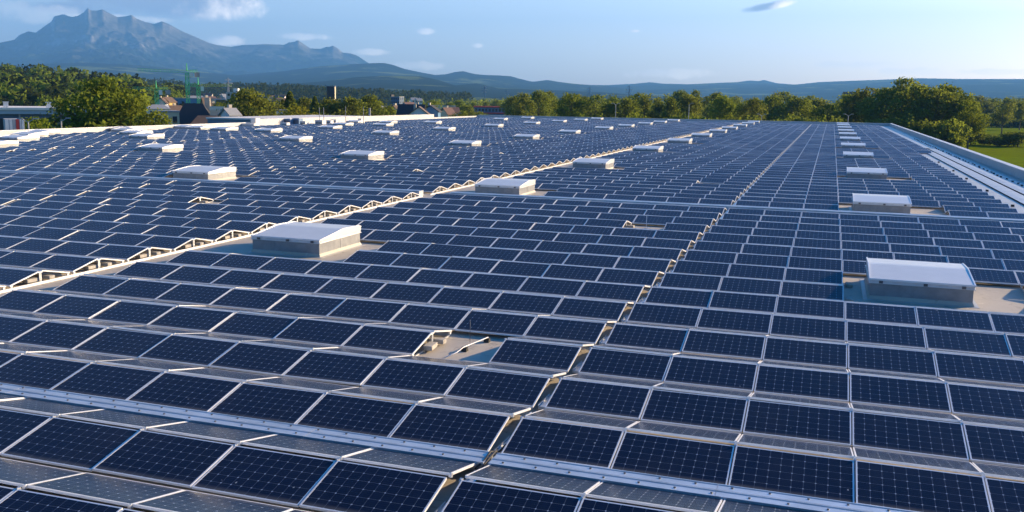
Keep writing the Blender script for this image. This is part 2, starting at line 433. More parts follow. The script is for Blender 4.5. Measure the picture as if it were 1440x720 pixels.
# ------------------------------------------------------------------ skylights
def make_skylight():
    o = empty('skylight'); w, d = SKW, SKD       # origin: front left corner on the roof
    h = .46
    c = MB(); c.box(0, 0, 0, w, d, h); c.build('curb', MT['curb'], o)
    a = MB(); a.box(-.16, -.16, -.004, w+.16, d+.16, .010); a.build('apron', MT['strip'], o)
    a = MB()                                    # sloping collar where the membrane is turned up
    for (p, q) in (((-.05, -.05), (w+.05, -.05)), ((w+.05, -.05), (w+.05, d+.05)), ((w+.05, d+.05), (-.05, d+.05)), ((-.05, d+.05), (-.05, -.05))):
        i0 = (max(p[0], -.004) if p[0] < 0 else w+.004, -.004 if p[1] < 0 else d+.004); i1 = (-.004 if q[0] < 0 else w+.004, -.004 if q[1] < 0 else d+.004)
        a.quad([(p[0], p[1], .0105), (q[0], q[1], .0105), (i1[0], i1[1], .11), (i0[0], i0[1], .11)])
    a.build('collar', MT['roof'], o)
    for xx in (w/3, 2*w/3):
        a = MB(); a.box(xx-.012, -.008, .115, xx+.012, -.0005, h-.002); a.build('sheet_seam', MT['curb'], o)
    a = MB(); a.box(w+.0005, d/2-.012, .115, w+.008, d/2+.012, h-.002); a.build('sheet_seam', MT['curb'], o)
    fl = MB(); fl.box(-.045, -.045, h+.001, w+.045, d+.045, h+.022); fl.build('flange', MT['lid'], o)
    L = MB(); y0, y1 = -.03, d+.03; z = h+.024
    yr = d*.54
    L.prism([(y0, z+.075), (y1, z+.075), (y1, z+.215), (y1-.25, z+.262), (yr+.10, z+.288), (yr-.06, z+.280), (y0, z+.105)], -.03, w+.03)
    lid = L.build('lid', MT['lid'], o)
    f = MB(); f.box(-.02, y0+.01, z, w+.02, y1-.01, z+.0745); f.build('fascia', MT['tray'], lid)
    for xx in (-.042, w+.006):                    # edge profiles at both gable ends
        e = MB(); pr = [(y0-.01, z+.075), (yr-.05, z+.262), (yr+.12, z+.268), (y1-.2, z+.238), (y1+.01, z+.185)]
        e.prism(pr + [(a_, b_+.04) for a_, b_ in pr[::-1]], xx, xx+.036)
        e.build('edge_profile', MT['alu'], lid)
    e = MB(); e.box(-.02, y0-.014, z+.068, w+.02, y0-.001, z+.118); e.build('front_profile', MT['alu'], lid)
    for xx in (.22, w*.52, w-.3):
        q = MB(); q.box(xx, y0-.035, z-.01, xx+.10, y0-.002, z+.06); q.build('latch', MT['screw'], lid)
    return o
LINE = {'right': 'in the right-hand line of skylights', 'walk': 'in the line beside the bright walkway',
        'mid': 'in the first line left of the walkway', 'wide': 'in the second line left of the walkway',
        'outer': 'in the third line left of the walkway', 'edge': 'among those near the left parapet'}
sproto = make_skylight()
for n, (xr, y, line, k) in enumerate(sorted(SKY, key=lambda s: s[1])):
    o = sproto if n == 0 else copy_tree(sproto)
    o.location = (xr-SKW, y, ROOF_Z)
    near_txt = 'nearest' if k == 1 and line != 'edge' else nth(k)
    lab = ('white gabled skylight box, ' + near_txt + (' from the camera ' if near_txt != 'nearest' else ' to the camera ') + LINE[line]) if line != 'edge' \
        else 'white skylight box, ' + nth(k) + ' from the camera among those near the left parapet'
    tag(o, lab, 'skylight', 'skylights on the roof')

# ------------------------------------------------------------------ cable trays, walkway rail, ballast
def tray(name_label, x0, x1, y0, y1, z, screws=True, z0=ROOF_Z):
    o = empty('cable_tray', ((x0+x1)/2, (y0+y1)/2, z0), label=name_label, cat='cable tray')
    dx, dy = (x0+x1)/2, (y0+y1)/2
    m = MB(); m.box(x0-dx, y0-dy+.02, .001, x1-dx, y1-dy-.02, z-z0-.03); m.build('base', MT['tray'], o)
    ym = (y0+y1)/2
    n = max(1, round((x1-x0)/3.0)); L = (x1-x0)/n
    for a, b in ((y0, ym-.006), (ym+.006, y1)):
        m = MB()
        for k in range(n):                         # 3 m long folded covers with slightly raised edges
            xa, xb = x0+k*L+.003-dx, x0+(k+1)*L-.003-dx; e = .0015*(k % 2)
            m.box(xa, a-dy, z-z0-.029, xb, b-dy, z-z0-.006+e)
            m.box(xa, a-dy, z-z0-.006+e, xb, a-dy+.018, z-z0+.004+e); m.box(xa, b-dy-.018, z-z0-.006+e, xb, b-dy, z-z0+.004+e)
        m.build('cover', MT['tray'], o)
        if screws:
            q = MB(); yc = (a+b)/2 + (.03 if a > y0 else -.0)
            for k in range(int((x1-x0)/.5)):
                xx = x0+.2+.5*k + (.25 if a > y0 else 0)
                if xx < x1-.1: q.tube([(xx-dx, yc-dy, z-z0-.0065), (xx-dx, yc-dy, z-z0+.006)], .017, n=8)
            so = q.build('screw_row', MT['screw'], o)
    return o
tray('silvery cable tray cover in front, left of the narrow gap', -32, gx+.10, -.50, -.07, .035)
tray('silvery cable tray cover in front, right of the narrow gap', -3*W-.03, 11.2, -.50, -.07, .035)
tray('long pale cable tray crossing the middle, right of the walkway', -20.1, 8.6, row_y(15)-C2+.06, row_y(15)-C2+.66, .17, False)
tray('long pale cable tray crossing the middle, left of the walkway', -93, -21.9, row_y(15)-C2+.06, row_y(15)-C2+.66, .17, False)
m = MB(); m.tube([(gx+.02, -.62, -.02), (gx+.08, -.35, .03), (gx+.06, -.1, .05), (gx+.12, .12, -.02), (gx+.1, .5, -.05)], .018, n=6)
tag(m.build('power_cable', MT['dark'], smooth=True), 'black cable crossing the front tray at the narrow gap', 'cable')
m = MB(); m.tube([(gx+.13, -.9, -.05), (gx+.11, -.45, .01), (gx+.14, -.2, .06), (gx+.07, .2, -.01)], .014, n=6)
tag(m.build('power_cable', MT['dark'], smooth=True), 'thinner black cable beside the first at the front tray gap', 'cable')

def angle_rail(x, y0, y1, label):
    m = MB(); m.box(x-.02, y0, ROOF_Z+.001, x+.03, y1, ROOF_Z+.04)
    m.box(x+.016, y0, ROOF_Z+.0405, x+.03, y1, ROOF_Z+.07)
    tag(m.build('edge_rail', MT['alu']), label, 'rail')
angle_rail(wx+.12, 1.2, 34.2, 'bright aluminium edge rail along the near left side of the walkway')
angle_rail(wx+.12, 35.3, 232, 'bright aluminium edge rail along the far left side of the walkway')

def make_support():
    """end of a row: ridge post with foot, two sloping rails and the base rail"""
    o = empty('panel_support'); h = ZR - ROOF_Z
    b = MB(); b.box(-.018, .05, .002, .018, 2*CD+RG-.05, .03); b.build('base_rail', MT['tray'], o)
    p = MB(); p.box(-.018, CD+.03, .041, .018, CD+.065, h-.03); p.box(-.018, CD+RG-.065, .041, .018, CD+RG-.03, h-.03); p.build('ridge_post', MT['tray'], o)
    c = MB(); c.box(-.03, CD-.01, h-.06, .03, CD+RG+.01, h-.028); c.build('ridge_bracket', MT['alu'], o)
    for y in (.03, 2*CD+RG-.10):
        f = MB(); f.box(-.025, y, .041, .025, y+.07, -ROOF_Z-.03); f.build('foot', MT['alu'], o)
    return o
def make_block():
    m = MB(); m.box(-.10, -.2, 0, .10, .2, .10)
    o = m.build('ballast_block', MT['conc'])
    bv = o.modifiers.new('edge', 'BEVEL'); bv.width = .008; bv.segments = 1
    return o
sup0 = make_support(); blk0 = make_block(); nsup = nblk = 0
def support(x, i, where):
    global nsup
    o = sup0 if nsup == 0 else copy_tree(sup0); nsup += 1
    o.location = (x, row_y(i), ROOF_Z)
    tag(o, 'aluminium panel support at the end of the %s row %s' % (nth(i+1), where), 'panel support', 'supports under the row ends')
def block(x, y, z, rz, label):
    global nblk
    o = blk0 if nblk == 0 else copy_tree(blk0); nblk += 1
    o.location = (x, y, z); o.rotation_euler = (0, 0, rz)
    tag(o, label, 'ballast block', 'concrete ballast blocks')
for i in range(1, 24):
    if removed(i, colx('F', 1)): continue
    support(wx-.05, i, 'left of the walkway')
    if i < 16:
        y = row_y(i)
        block(wx-.18, y+CD-.14, ROOF_Z+.045, .04*rnd.gauss(0, 1), 'grey ballast block before the post, %s row end at the walkway' % nth(i+1))
        block(wx-.17, y+CD+RG+.30, ROOF_Z+.045, math.pi/2+.05*rnd.gauss(0, 1), 'grey ballast block behind the post, %s row end at the walkway' % nth(i+1))
pm = MB(); pm.box(-.075, -.34, 0, .075, .34, .05); pm.box(-.075, -.34, .0505, -.055, .34, .075); pm.box(.055, -.34, .0505, .075, .34, .075)
plate0 = pm.build('metal_channel', MT['tray']); npl = 0
for i in range(-2, 13):                               # short metal channels lying in the narrow gap
    for dy, txt in ((CD-.52, 'under the front slope'), (CD+RG+.45, 'behind the ridge')):
        o = plate0 if npl == 0 else copy_tree(plate0); npl += 1
        o.location = (gx+GAP/2+rnd.gauss(0, .004), row_y(i)+dy+rnd.uniform(-.08, .08), ROOF_Z+.001+rnd.uniform(0, .03)); o.rotation_euler = (0, 0, rnd.gauss(0, .015))
        tag(o, 'short metal channel %s in the narrow gap, %s row %s near tray' % (txt, nth(i+1) if i >= 0 else nth(-i), 'past' if i >= 0 else 'before'), 'channel', 'metal channels in the narrow gap')
m = MB(); m.box(gx+.03, row_y(13), ROOF_Z+.001, gx+GAP-.03, row_y(14)+PER, .02); m.box(gx+.03, row_y(15), ROOF_Z+.001, gx+GAP-.03, 234, .02)
tag(m.build('cable_channel', MT['tray']), 'long pale cable channel filling the far part of the narrow gap', 'cable channel')
# the opening left in the third row
hx = colx('L', 2); hy = row_y(2)
support(hx-.02, 2, 'left of the roof opening')
block(hx+.08, hy+.78, ROOF_Z+.045, .1, 'large grey ballast block in the nearest roof opening')
block(hx+.02, hy+1.28, ROOF_Z+.045, 1.5, 'small grey ballast block at the back of the nearest roof opening')
def foot(x, y, label, s=1.0):
    m = MB(); m.prism([(-.07*s, 0), (.07*s, 0), (.04*s, .09*s), (-.04*s, .09*s)], -.06*s, .06*s)
    o = m.build('conductor_foot', MT['dark']); o.location = (x, y, ROOF_Z+.001)
    return tag(o, label, 'conductor foot')
def conductor(pts, label, r=.011):
    m = MB(); m.tube(pts, r, n=6); return tag(m.build('lightning_conductor', MT['alu'], smooth=True), label, 'lightning conductor')
zc = ROOF_Z+.10
conductor([(hx+.62, hy+.35, ROOF_Z+.02), (hx+.72, hy+.72, ROOF_Z+.04), (hx+.78, hy+.95, zc), (hx+.98, hy+1.95, zc)], 'thin metal conductor lying across the nearest roof opening')
foot(hx+.79, hy+1.0, 'black conductor foot in the middle of the nearest roof opening')
foot(hx+.97, hy+1.9, 'black conductor foot at the back of the nearest roof opening')
m = MB(); m.tube([(0, 0, 0), (0, 0, .52)], .006, n=6); r = m.build('lightning_rod', MT['screw'], smooth=True); r.location = (hx+.62, hy+1.75, ROOF_Z)
tag(r, 'thin upright lightning rod in the nearest roof opening', 'lightning rod')
h2x, h2y = colx('L', 2), row_y(11)
support(h2x-.02, 11, 'left of the second opening')
m = MB(); m.tube([(0, 0, 0), (0, 0, .6)], .012, n=6); m.tube([(-.12, 0, .01), (.12, .1, .05)], .02, n=6); r = m.build('lightning_rod', MT['alu']); r.location = (h2x+.8, h2y+1.35, ROOF_Z)
tag(r, 'upright lightning rod in the second roof opening, beyond the first', 'lightning rod')
block(h2x+.1, h2y+1.2, ROOF_Z+.045, 1.5, 'grey ballast block in the second roof opening from the camera')
for (i, b, k) in ((11, 'F', 5), (20, 'L', 2), (20, 'F', 4)):
    support(colx(b, k)-.02, i, 'beside a roof opening'); block(colx(b, k)+.1, row_y(i)+1.2, ROOF_Z+.045, 1.5, 'grey ballast block in the roof opening of the %s row, %s' % (nth(i+1), 'left of the walkway' if b == 'F' else 'right of the walkway'))
# junction box by the large right skylight
for (x, y) in ((-.03+.06, row_y(6)+CD-.5), (.05, row_y(7)+CD-.5)):
    block(x+.12, y, ROOF_Z+.001, 0, 'grey block at the panel edge left of the nearest right skylight, ' + ('front' if y < row_y(6)+CD else 'rear'))
support(3*W+.02, 6, 'right of the right skylight'); support(3*W+.02, 7, 'right of the right skylight')
block(3*W+.15, row_y(6)+CD, ROOF_Z+.045, 0, 'grey ballast block right of the nearest right skylight')

# flat covers and lightning protection along the right parapet
def flat_cover(x0, x1, y0, y1, label, h=.09):
    o = empty('flat_duct_cover', ((x0+x1)/2, y0, ROOF_Z), label=label, cat='duct cover')
    w = (x1-x0)/2; n = max(1, round((y1-y0)/3))
    m = MB()
    for k in range(n):
        a, b = (y1-y0)*k/n, (y1-y0)*(k+1)/n-.008; e = .002*(k % 2)
        m.prism([(-w, h-.012), (w, h-.012), (w, h+e), (0, h+.016+e), (-w, h+e)][::-1], a, b, axis='y')
    m.build('cover', MT['cover'], o)
    m = MB(); m.box(-w+.03, .02, .001, w-.03, y1-y0-.03, h-.013); m.build('duct', MT['dark'], o)
flat_cover(9.65, 10.55, 20, 103, 'wide flat metal duct cover along the right roof edge, inner one')
flat_cover(10.75, 11.55, 24, 112, 'wide flat metal duct cover along the right roof edge, nearer the parapet')
flat_cover(10.35, 11.1, 113, 226, 'far flat metal duct cover along the right roof edge')
flat_cover(7.1, 8.45, 100.6, 101.2, 'short pale metal cover at the step of the right panel field', .2)
q = 0
for y in np.arange(40, 150, 1.9):
    q += 1; foot(11.95 + rnd.uniform(-.12, .12), y+rnd.uniform(-.3, .3), 'black conductor foot along the right parapet, %s from the camera' % nth(q), 1.15)['group'] = 'black feet along the right parapet'
conductor([(11.95, 38, ROOF_Z+.12)] + [(11.95+.05*math.sin(y), y, ROOF_Z+.11) for y in range(42, 150, 4)], 'thin conductor wire along the right parapet')
for q, y in enumerate((43.8, 53.2, 63.4, 72, 84)):
    foot(8.95+.06*q, y, 'black conductor foot between panels and duct covers, %s from the camera' % nth(q+1), 1.3)['group'] = 'black feet beside the duct covers'

# machines by the left parapet
def place(x, y, D):
    d = ray(x, y); k = D/math.hypot(d.x, d.y); return CAM + d*k
def onroof(x, y, z=ROOF_Z):
    d = ray(x, y); t = (z-CAM.z)/d.z; return CAM + d*t
MT['unit_blue'] = mat('machine_blue', (.10, .20, .34), .5, vary=.1)
MT['unit_white'] = mat('machine_white', (.70, .69, .66), .5, vary=.06)
def roof_unit(px, py, w, d, h, m_, label):
    p = onroof(px, py); o = empty('roof_machine', p, (0, 0, 0), label, 'air handling unit', 'machines by the left parapet')
    c = MB(); c.box(-w/2, -d/2, .16, w/2, d/2, h); c.build('casing', m_, o)
    c = MB(); c.box(-w/2-.03, -d/2-.03, h+.001, w/2+.03, d/2+.03, h+.06); c.build('lid', MT['unit_white'], o)
    c = MB()
    for k in range(5): c.box(-w*.4, -d/2-.03, .3+k*(h-.5)/5, w*.4, -d/2-.002, .3+(k+.6)*(h-.5)/5)
    c.build('louvre', MT['screw'], o)
    for sx in (-1, 1):
        c = MB(); c.box(sx*w*.42-.05, -d*.45, .002, sx*w*.42+.05, d*.45, .158); c.build('skid', MT['screw'], o)
roof_unit(406, 176, 1.5, 1.4, 1.15, MT['unit_blue'], 'blue machine with white lid, left of the two blue ones')
roof_unit(418, 176, 1.6, 1.4, 1.25, MT['unit_blue'], 'blue machine with white lid, right of the two blue ones')
roof_unit(428, 177, 1.1, 1.2, .8, MT['unit_white'], 'small white machine just right of the blue ones')
roof_unit(402, 178.5, 1.0, 1.0, .7, MT['unit_white'], 'small white machine in front of the left blue one')
roof_unit(451, 177, 1.5, 1.4, 1.0, MT['unit_white'], 'white machine midway between blue ones and chimney pipe')
roof_unit(463, 175.5, 1.2, 1.2, .8, MT['unit_white'], 'small white machine right of the midway white one')
roof_unit(471, 175, 1.2, 1.2, .9, MT['unit_white'], 'white machine nearest the chimney pipe')
roof_unit(352, 178.5, 2.4, 1.4, .55, MT['unit_white'], 'low white machine by the step of the left parapet')
p = onroof(520, 171); m = MB(); m.tube([(0, 0, 0), (0, 0, 2.75)], .23, n=14); m.tube([(0, 0, 2.75), (0, 0, 2.9)], .27, n=14); m.tube([(0, 0, 0), (0, 0, .25)], .34, n=14)
r = m.build('chimney_pipe', MT['curb'], smooth=False); r.location = p; tag(r, 'tall grey chimney pipe on the roof near the left parapet', 'chimney')
p = onroof(507, 174); m = MB(); m.box(-.35, -.35, 0, .35, .35, .95); m.box(-.45, -.45, .951, .45, .45, 1.05); r = m.build('vent_box', MT['unit_white']); r.location = p
tag(r, 'short white vent box just left of the chimney pipe', 'vent')
m = MB(); m.box(-.5, -.6, 0, .5, .6, 1.35); m.box(-.56, -.66, 1.351, .56, .66, 1.45); r = m.build('vent_box', MT['unit_white']); r.location = (XL+.7, 127.2, ROOF_Z)
tag(r, 'white vent box at the step in the left parapet', 'vent')

# ------------------------------------------------------------------ ground, hills, mountains
def az_of(x, y=150):
    d = ray(x, y); return math.atan2(d.x, d.y)
def interp(pts, x):
    if x <= pts[0][0]: return pts[0][1]
    for (a, b), (c, d) in zip(pts, pts[1:]):
        if x <= c: return b + (d-b)*(x-a)/(c-a)
    return pts[-1][1]

def land_material(name, kind):
    m = bpy.data.materials.new(name); m.use_nodes = True
    t = NT(m.node_tree); p = t.n['Principled BSDF']; p.inputs['Roughness'].default_value = .95; p.inputs['Specular IOR Level'].default_value = 0
    g = t.add('ShaderNodeNewGeometry'); pos = g.outputs['Position']
    s = t.add('ShaderNodeSeparateXYZ'); t.l.new(pos, s.inputs[0])
    nrm = t.add('ShaderNodeSeparateXYZ'); t.l.new(g.outputs['Normal'], nrm.inputs[0])
    if kind == 'ground':
        v = t.add('ShaderNodeTexVoronoi'); v.inputs['Scale'].default_value = 1/260; t.l.new(pos, v.inputs['Vector'])
        sep = t.add('ShaderNodeSeparateColor'); t.l.new(v.outputs['Color'], sep.inputs[0])
        n = t.noise(pos, .02, 5, .6); n2 = t.noise(pos, .35, 5, .65)
        c = t.ramp(sep.outputs[0], [(.0, (.12, .16, .008)), (.35, (.18, .22, .008)), (.6, (.165, .21, .010)), (.85, (.20, .23, .012)), (1, (.06, .13, .012))])
        # mowing stripes
        w = t.add('ShaderNodeTexWave'); w.inputs['Scale'].default_value = .05; w.inputs['Distortion'].default_value = 3; w.inputs['Detail'].default_value = 3
        w.inputs['Detail Scale'].default_value = .6
        rot = t.add('ShaderNodeMapping'); rot.inputs['Rotation'].default_value = (0, 0, 1.2); t.l.new(pos, rot.inputs[0]); t.l.new(rot.outputs[0], w.inputs[0])
        c = t.mix(t.math('MULTIPLY', w.outputs[0], .5), c, (.04, .085, .008, 1))
        c = t.mix(t.math('MULTIPLY', t.smooth(n2, .45, .75), .5), c, (.035, .075, .01, 1))
        c = t.mix(t.math('MULTIPLY', t.smooth(n, .5, .7), .35), c, (.15, .22, .02, 1))
    else:
        n = t.noise(pos, 1/340, 6, .62); nb = t.noise(pos, 1/60, 6, .7); nm = t.noise(pos, 1/900, 4, .55)
        forest = t.mix(nb, (.007, .014, .008, 1), (.022, .034, .012, 1))
        meadow = t.mix(nb, (.09, .13, .03, 1), (.17, .20, .06, 1))
        if kind == 'massif':
            mead = t.math('MULTIPLY', t.smooth(nm, .58, .68), t.smooth(s.outputs[2], 620, 260))
            c = t.mix(t.math('MULTIPLY', mead, .8), forest, meadow)
            rock = t.mix(nb, (.14, .135, .13, 1), (.56, .53, .49, 1))
            hz = t.math('ADD', t.math('DIVIDE', s.outputs[2], 1000), t.math('MULTIPLY', t.math('SUBTRACT', n, .5), 1.1))
            steep = t.smooth(nrm.outputs[2], .86, .60)
            rk = t.math('MULTIPLY', t.smooth(hz, .44, .72), t.math('ADD', .30, t.math('MULTIPLY', steep, .9)), clamp=True)
            c = t.mix(rk, c, rock)
        else:
            lo = .60 if kind == 'hills' else .70
            c = t.mix(t.math('MULTIPLY', t.smooth(t.math('ADD', t.math('MULTIPLY', nm, .5), t.math('MULTIPLY', n, .5)), lo-.07, lo), .9), forest, meadow)
    t.l.new(c, p.inputs['Base Color'])
    return m

def ridge(name, sky, D, D0, D1, kind, na, nd, rough, seed, power=1.25, x0=-420, x1=1860, smooth=True):
    """a range of hills whose crest, at distance D, has the given profile; returns its height function"""
    prof = []
    for k in range(na+1):
        x = x0 + (x1-x0)*k/na
        y = interp(sky, x); d = ray(x, y); hd = math.hypot(d.x, d.y)
        prof.append((math.atan2(d.x, d.y), CAM.z + D*d.z/hd, D*.0+D))
    V, F = [], []
    nf = int(nd*.8)
    hcs = [p[1] for p in prof]; win = max(1, int(na*.035))
    blur = [sum(hcs[max(0, k-win):k+win+1])/len(hcs[max(0, k-win):k+win+1]) for k in range(na+1)]
    def shape(t, hc, wx, wy, d, hb=None):
        base = GROUND-3
        s = t**power if kind != 'massif' else .60*t**1.15+.40*t**6
        if hb is not None and t < 1: hc_ = hb+(hc-hb)*t**12; los_hc = hc; hc = hc_
        else: los_hc = hc
        nz = noise.multi_fractal(Vector((wx/rough, wy/rough, seed)), 1.0, 2.1, 7)      # about 0..2
        rg = 1-abs(noise.noise(Vector((wx/(rough*.55), wy/(rough*.55), seed+9))))
        if kind == 'massif':
            rm = noise.ridged_multi_fractal(Vector((wx/1500, wy/1500, seed)), .9, 2.15, 8, 1.0, 2.0)   # about 0..2.5
            rf = noise.ridged_multi_fractal(Vector((wx/420, wy/420, seed+4)), .8, 2.2, 5, 1.0, 2.0)
            bump = (rm-1.1)*.24*(t*(1.01-t))**.6*1.5 + (rf-1.1)*.06*min(1, 5*(1.0-t))*t
        else:
            rm = noise.ridged_multi_fractal(Vector((wx/rough/1.4, wy/rough/1.4, seed)), .9, 2.1, 6, 1.0, 2.0)
            bump = (rm-1.1)*.15*t*(1-t)*2.4
        h = base + (hc-base)*max(0, s+bump)
        los = CAM.z + (los_hc-CAM.z)*(d/D)                                 # stay under the line to the crest
        return min(h, base+(los-base)*.985) if t < 1 else hc
    for k_, (az, hc, _) in enumerate(prof):
        for j in range(nd+1):
            if j <= nf: t = j/nf; d = D0+(D-D0)*t
            else: t = (j-nf)/(nd-nf); d = D+(D1-D)*t
            wx, wy = CAM.x+math.sin(az)*d, CAM.y+math.cos(az)*d
            if j <= nf: h = shape(t, hc, wx, wy, d, blur[k_])
            else: h = GROUND-3+(hc-GROUND+3)*(1-t)**1.1
            V.append((wx, wy, h))
    for i in range(na):
        for j in range(nd):
            a = i*(nd+1)+j; F.append((a, a+nd+1, a+nd+2, a+1))
    me = bpy.data.meshes.new(name); me.from_pydata(V, [], [f[::-1] for f in F]); me.materials.append(land_material(name, kind))
    if smooth: me.polygons.foreach_set('use_smooth', [True]*len(me.polygons))
    me.update(); o = link(name, me); o['kind'] = 'structure'
    azs = [p[0] for p in prof]
    def height(px, d):
        az = az_of(px); k = min(range(len(azs)), key=lambda q: abs(azs[q]-az)); hc = prof[k][1]
        t = (d-D0)/(D-D0); wx, wy = CAM.x+math.sin(az)*d, CAM.y+math.cos(az)*d
        return Vector((wx, wy, shape(min(max(t, 0), .999), hc, wx, wy, d, blur[k])))
    return height

SK_MASSIF = [(-500,112),(-260,100),(-120,82),(-40,66),(0,60),(20,56),(27.5,49),(40,44),(50,46),(61,38),(72,30.5),(76,23),(89,20),(101,24),(110,22),(118,17),(123,11),(128,14.5),(136,15),(144,13),(153,18),(165,24),(176,23),(185,21),(192,26),(203,30.5),(217,33.6),(228,30),(238,34),(254,43),(275,52),(293,60),(306,63.5),(324,66),(340,63.5),(351,63),(373,62),(399,63),(407,59.5),(413,59),(419,56.5),(428,62.6),(436,68),(451,68.7),(459,65.7),(463,66),(468,64),(476,68.7),(482,74),(493,75),(502,78),(511,84),(519,89),(560,98),(620,112),(700,125),(900,135)]
SK_MID = [(-500,118),(-100,98),(0,92),(120,88),(200,92),(260,98),(330,106),(400,100),(450,93),(500,90),(529,88.6),(541,88.6),(554,91.6),(569,97),(593,102),(612,105.4),(627,104.5),(639,101.4),(651,100),(667,104),(682,105.4),(700,106),(718,107),(730,110.6),(749,115),(770,112.4),(788,115.5),(816,118.5),(853,121),(900,127),(1100,140),(1900,150)]
SK_NEAR = [(-500,135),(0,120),(250,118),(380,120),(420,117),(459,114),(500,108.5),(540,106.5),(590,107),(615,112),(640,120),(670,117),(700,124),(760,126),(850,130),(950,138),(1900,150)]
SK_RIGHT = [(-500,140),(500,128),(700,119),(770,119),(853,119.7),(895,117.6),(914,115.5),(932,117.6),(969,118.5),(1005,116.7),(1036,115.5),(1060,116),(1092,117.6),(1118,119),(1150,115.6),(1190,113.8),(1240,112),(1295,110),(1349,111),(1440,111),(1600,109),(1900,114)]
SK_PEAKS = [(900,130),(1000,122),(1040,115),(1054,113),(1066,114),(1075,112.5),(1092,117),(1118,119),(1200,126),(1300,135)]
SK_WOOD = [(-500,88),(-200,92),(-60,97),(0,101),(14,104),(30,109),(60,117),(120,121),(200,121),(240,124),(262,130),(275,132),(290,131),(310,129),(340,127),(380,129),(420,130),(445,133),(475,135),(520,137),(600,141),(1900,156)]
SK_LEFT = [(-500,112),(-200,116),(-60,118),(0,119),(60,118),(100,122),(130,126),(180,131),(230,136),(300,140),(900,152)]
ridge('mountain', SK_MASSIF, 14500, 8600, 17000, 'massif', 900, 230, 900, 3.1, 1.3, x1=1000)
ridge('mountain_foothills', SK_MID, 9500, 5200, 12500, 'hills', 520, 110, 1200, 7.7, 1.15, x1=1300)
ridge('hills_middle', SK_NEAR, 5600, 3200, 7600, 'hills', 460, 90, 700, 1.7, 1.1)
ridge('hills_right', SK_RIGHT, 12500, 6000, 14800, 'hills', 460, 90, 1100, 5.2, 1.0)
ridge('mountain_far', SK_PEAKS, 13600, 12000, 15200, 'massif', 120, 30, 900, 8.1, 1.2, x0=880, x1=1320)
wood_h = ridge('wooded_hill', SK_WOOD, 2300, 560, 3000, 'wood', 300, 60, 260, 4.4, 1.2)
left_h = ridge('hill_left', SK_LEFT, 900, 420, 1300, 'wood', 200, 40, 200, 2.2, 1.1, x1=500)

m = MB(); RAD = 13500; rings = [0, 60, 150, 300, 600, 1200, 2500, 5000, 10000, RAD]; n = 96
for a, b in zip(rings, rings[1:]):
    for k in range(n):
        p = [(r_*math.cos(2*math.pi*q/n), r_*math.sin(2*math.pi*q/n), GROUND) for r_, q in ((a, k), (b, k), (b, k+1), (a, k+1))]
        m.quad(p if a else [p[0], p[1], p[2]])
g = m.build('ground', land_material('meadow_ground', 'ground')); g['kind'] = 'structure'

# haze: even air all around
hz = bpy.data.materials.new('air'); hz.use_nodes = True; t = NT(hz.node_tree); t.n.clear()
v = t.add('ShaderNodeVolumePrincipled'); v.inputs['Color'].default_value = (.17, .48, 1.0, 1); v.inputs['Density'].default_value = 0.000072
v.inputs['Anisotropy'].default_value = .1
o_ = t.add('ShaderNodeOutputMaterial'); t.l.new(v.outputs[0], o_.inputs['Volume'])
m = MB(); m.box(-17500, -17500, GROUND-14, 15500, 17500, 1500); hb = m.build('haze', hz); hb['kind'] = 'stuff'

# ------------------------------------------------------------------ trees
def leaf_material(name, dark, light, trans=.25):
    m = bpy.data.materials.new(name); m.use_nodes = True; t = NT(m.node_tree); t.n.clear()
    tc = t.add('ShaderNodeTexCoord').outputs['Object']; rd = t.add('ShaderNodeObjectInfo').outputs['Random']
    n = t.noise(tc, 7, 3, .6)
    c = t.ramp(n, [(.32, dark), (.68, light)])
    hs = t.add('ShaderNodeHueSaturation'); t.l.new(c, hs.inputs['Color'])
    t.l.new(t.math('ADD', .485, t.math('MULTIPLY', rd, .03)), hs.inputs['Hue']); t.l.new(t.math('ADD', .75, t.math('MULTIPLY', rd, .5)), hs.inputs['Value'])
    d = t.add('ShaderNodeBsdfDiffuse'); tr = t.add('ShaderNodeBsdfTranslucent'); t.l.new(hs.outputs[0], d.inputs[0])
    t.l.new(t.mix(.5, hs.outputs[0], (.26, .31, .03, 1)), tr.inputs[0])
    mx = t.add('ShaderNodeMixShader'); mx.inputs[0].default_value = trans; t.l.new(d.outputs[0], mx.inputs[1]); t.l.new(tr.outputs[0], mx.inputs[2])
    o = t.add('ShaderNodeOutputMaterial'); t.l.new(mx.outputs[0], o.inputs[0]); return m
LEAF = {'dark': leaf_material('leaf_dark', (.068, .096, .020), (.160, .195, .036), .5),
        'mid': leaf_material('leaf_mid', (.080, .110, .016), (.190, .225, .032), .52),
        'bright': leaf_material('leaf_bright', (.09, .13, .012), (.19, .23, .022), .45),
        'yellow': leaf_material('leaf_yellow', (.13, .11, .012), (.24, .20, .018), .45),
        'olive': leaf_material('leaf_olive', (.090, .106, .022), (.195, .205, .044), .52)}
LEAF['pine'] = leaf_material('leaf_pine', (.012, .024, .012), (.034, .052, .018), .15)
MT['bark'] = mat('bark', (.09, .07, .05), .9, vary=.3, vscale=4)

def leaf_quads(V, F, c, size, out, rr):
    """one leaf clump: a bent pair of faces"""
    a = (out + Vector((rr.gauss(0, .8), rr.gauss(0, .8), rr.gauss(0, .8)))).normalized()
    u = a.orthogonal().normalized(); w = a.cross(u); ang = rr.uniform(0, 6.28)
    u, w = u*math.cos(ang)+w*math.sin(ang), w*math.cos(ang)-u*math.sin(ang)
    s1, s2 = size*rr.uniform(.6, 1.25), size*rr.uniform(.35, .8)
    i = len(V); V += [tuple(c-u*s1), tuple(c-w*s2+a*size*.2), tuple(c+u*s1*.9), tuple(c+w*s2*1.1-a*size*.15)]; F.append((i, i+1, i+2, i+3))

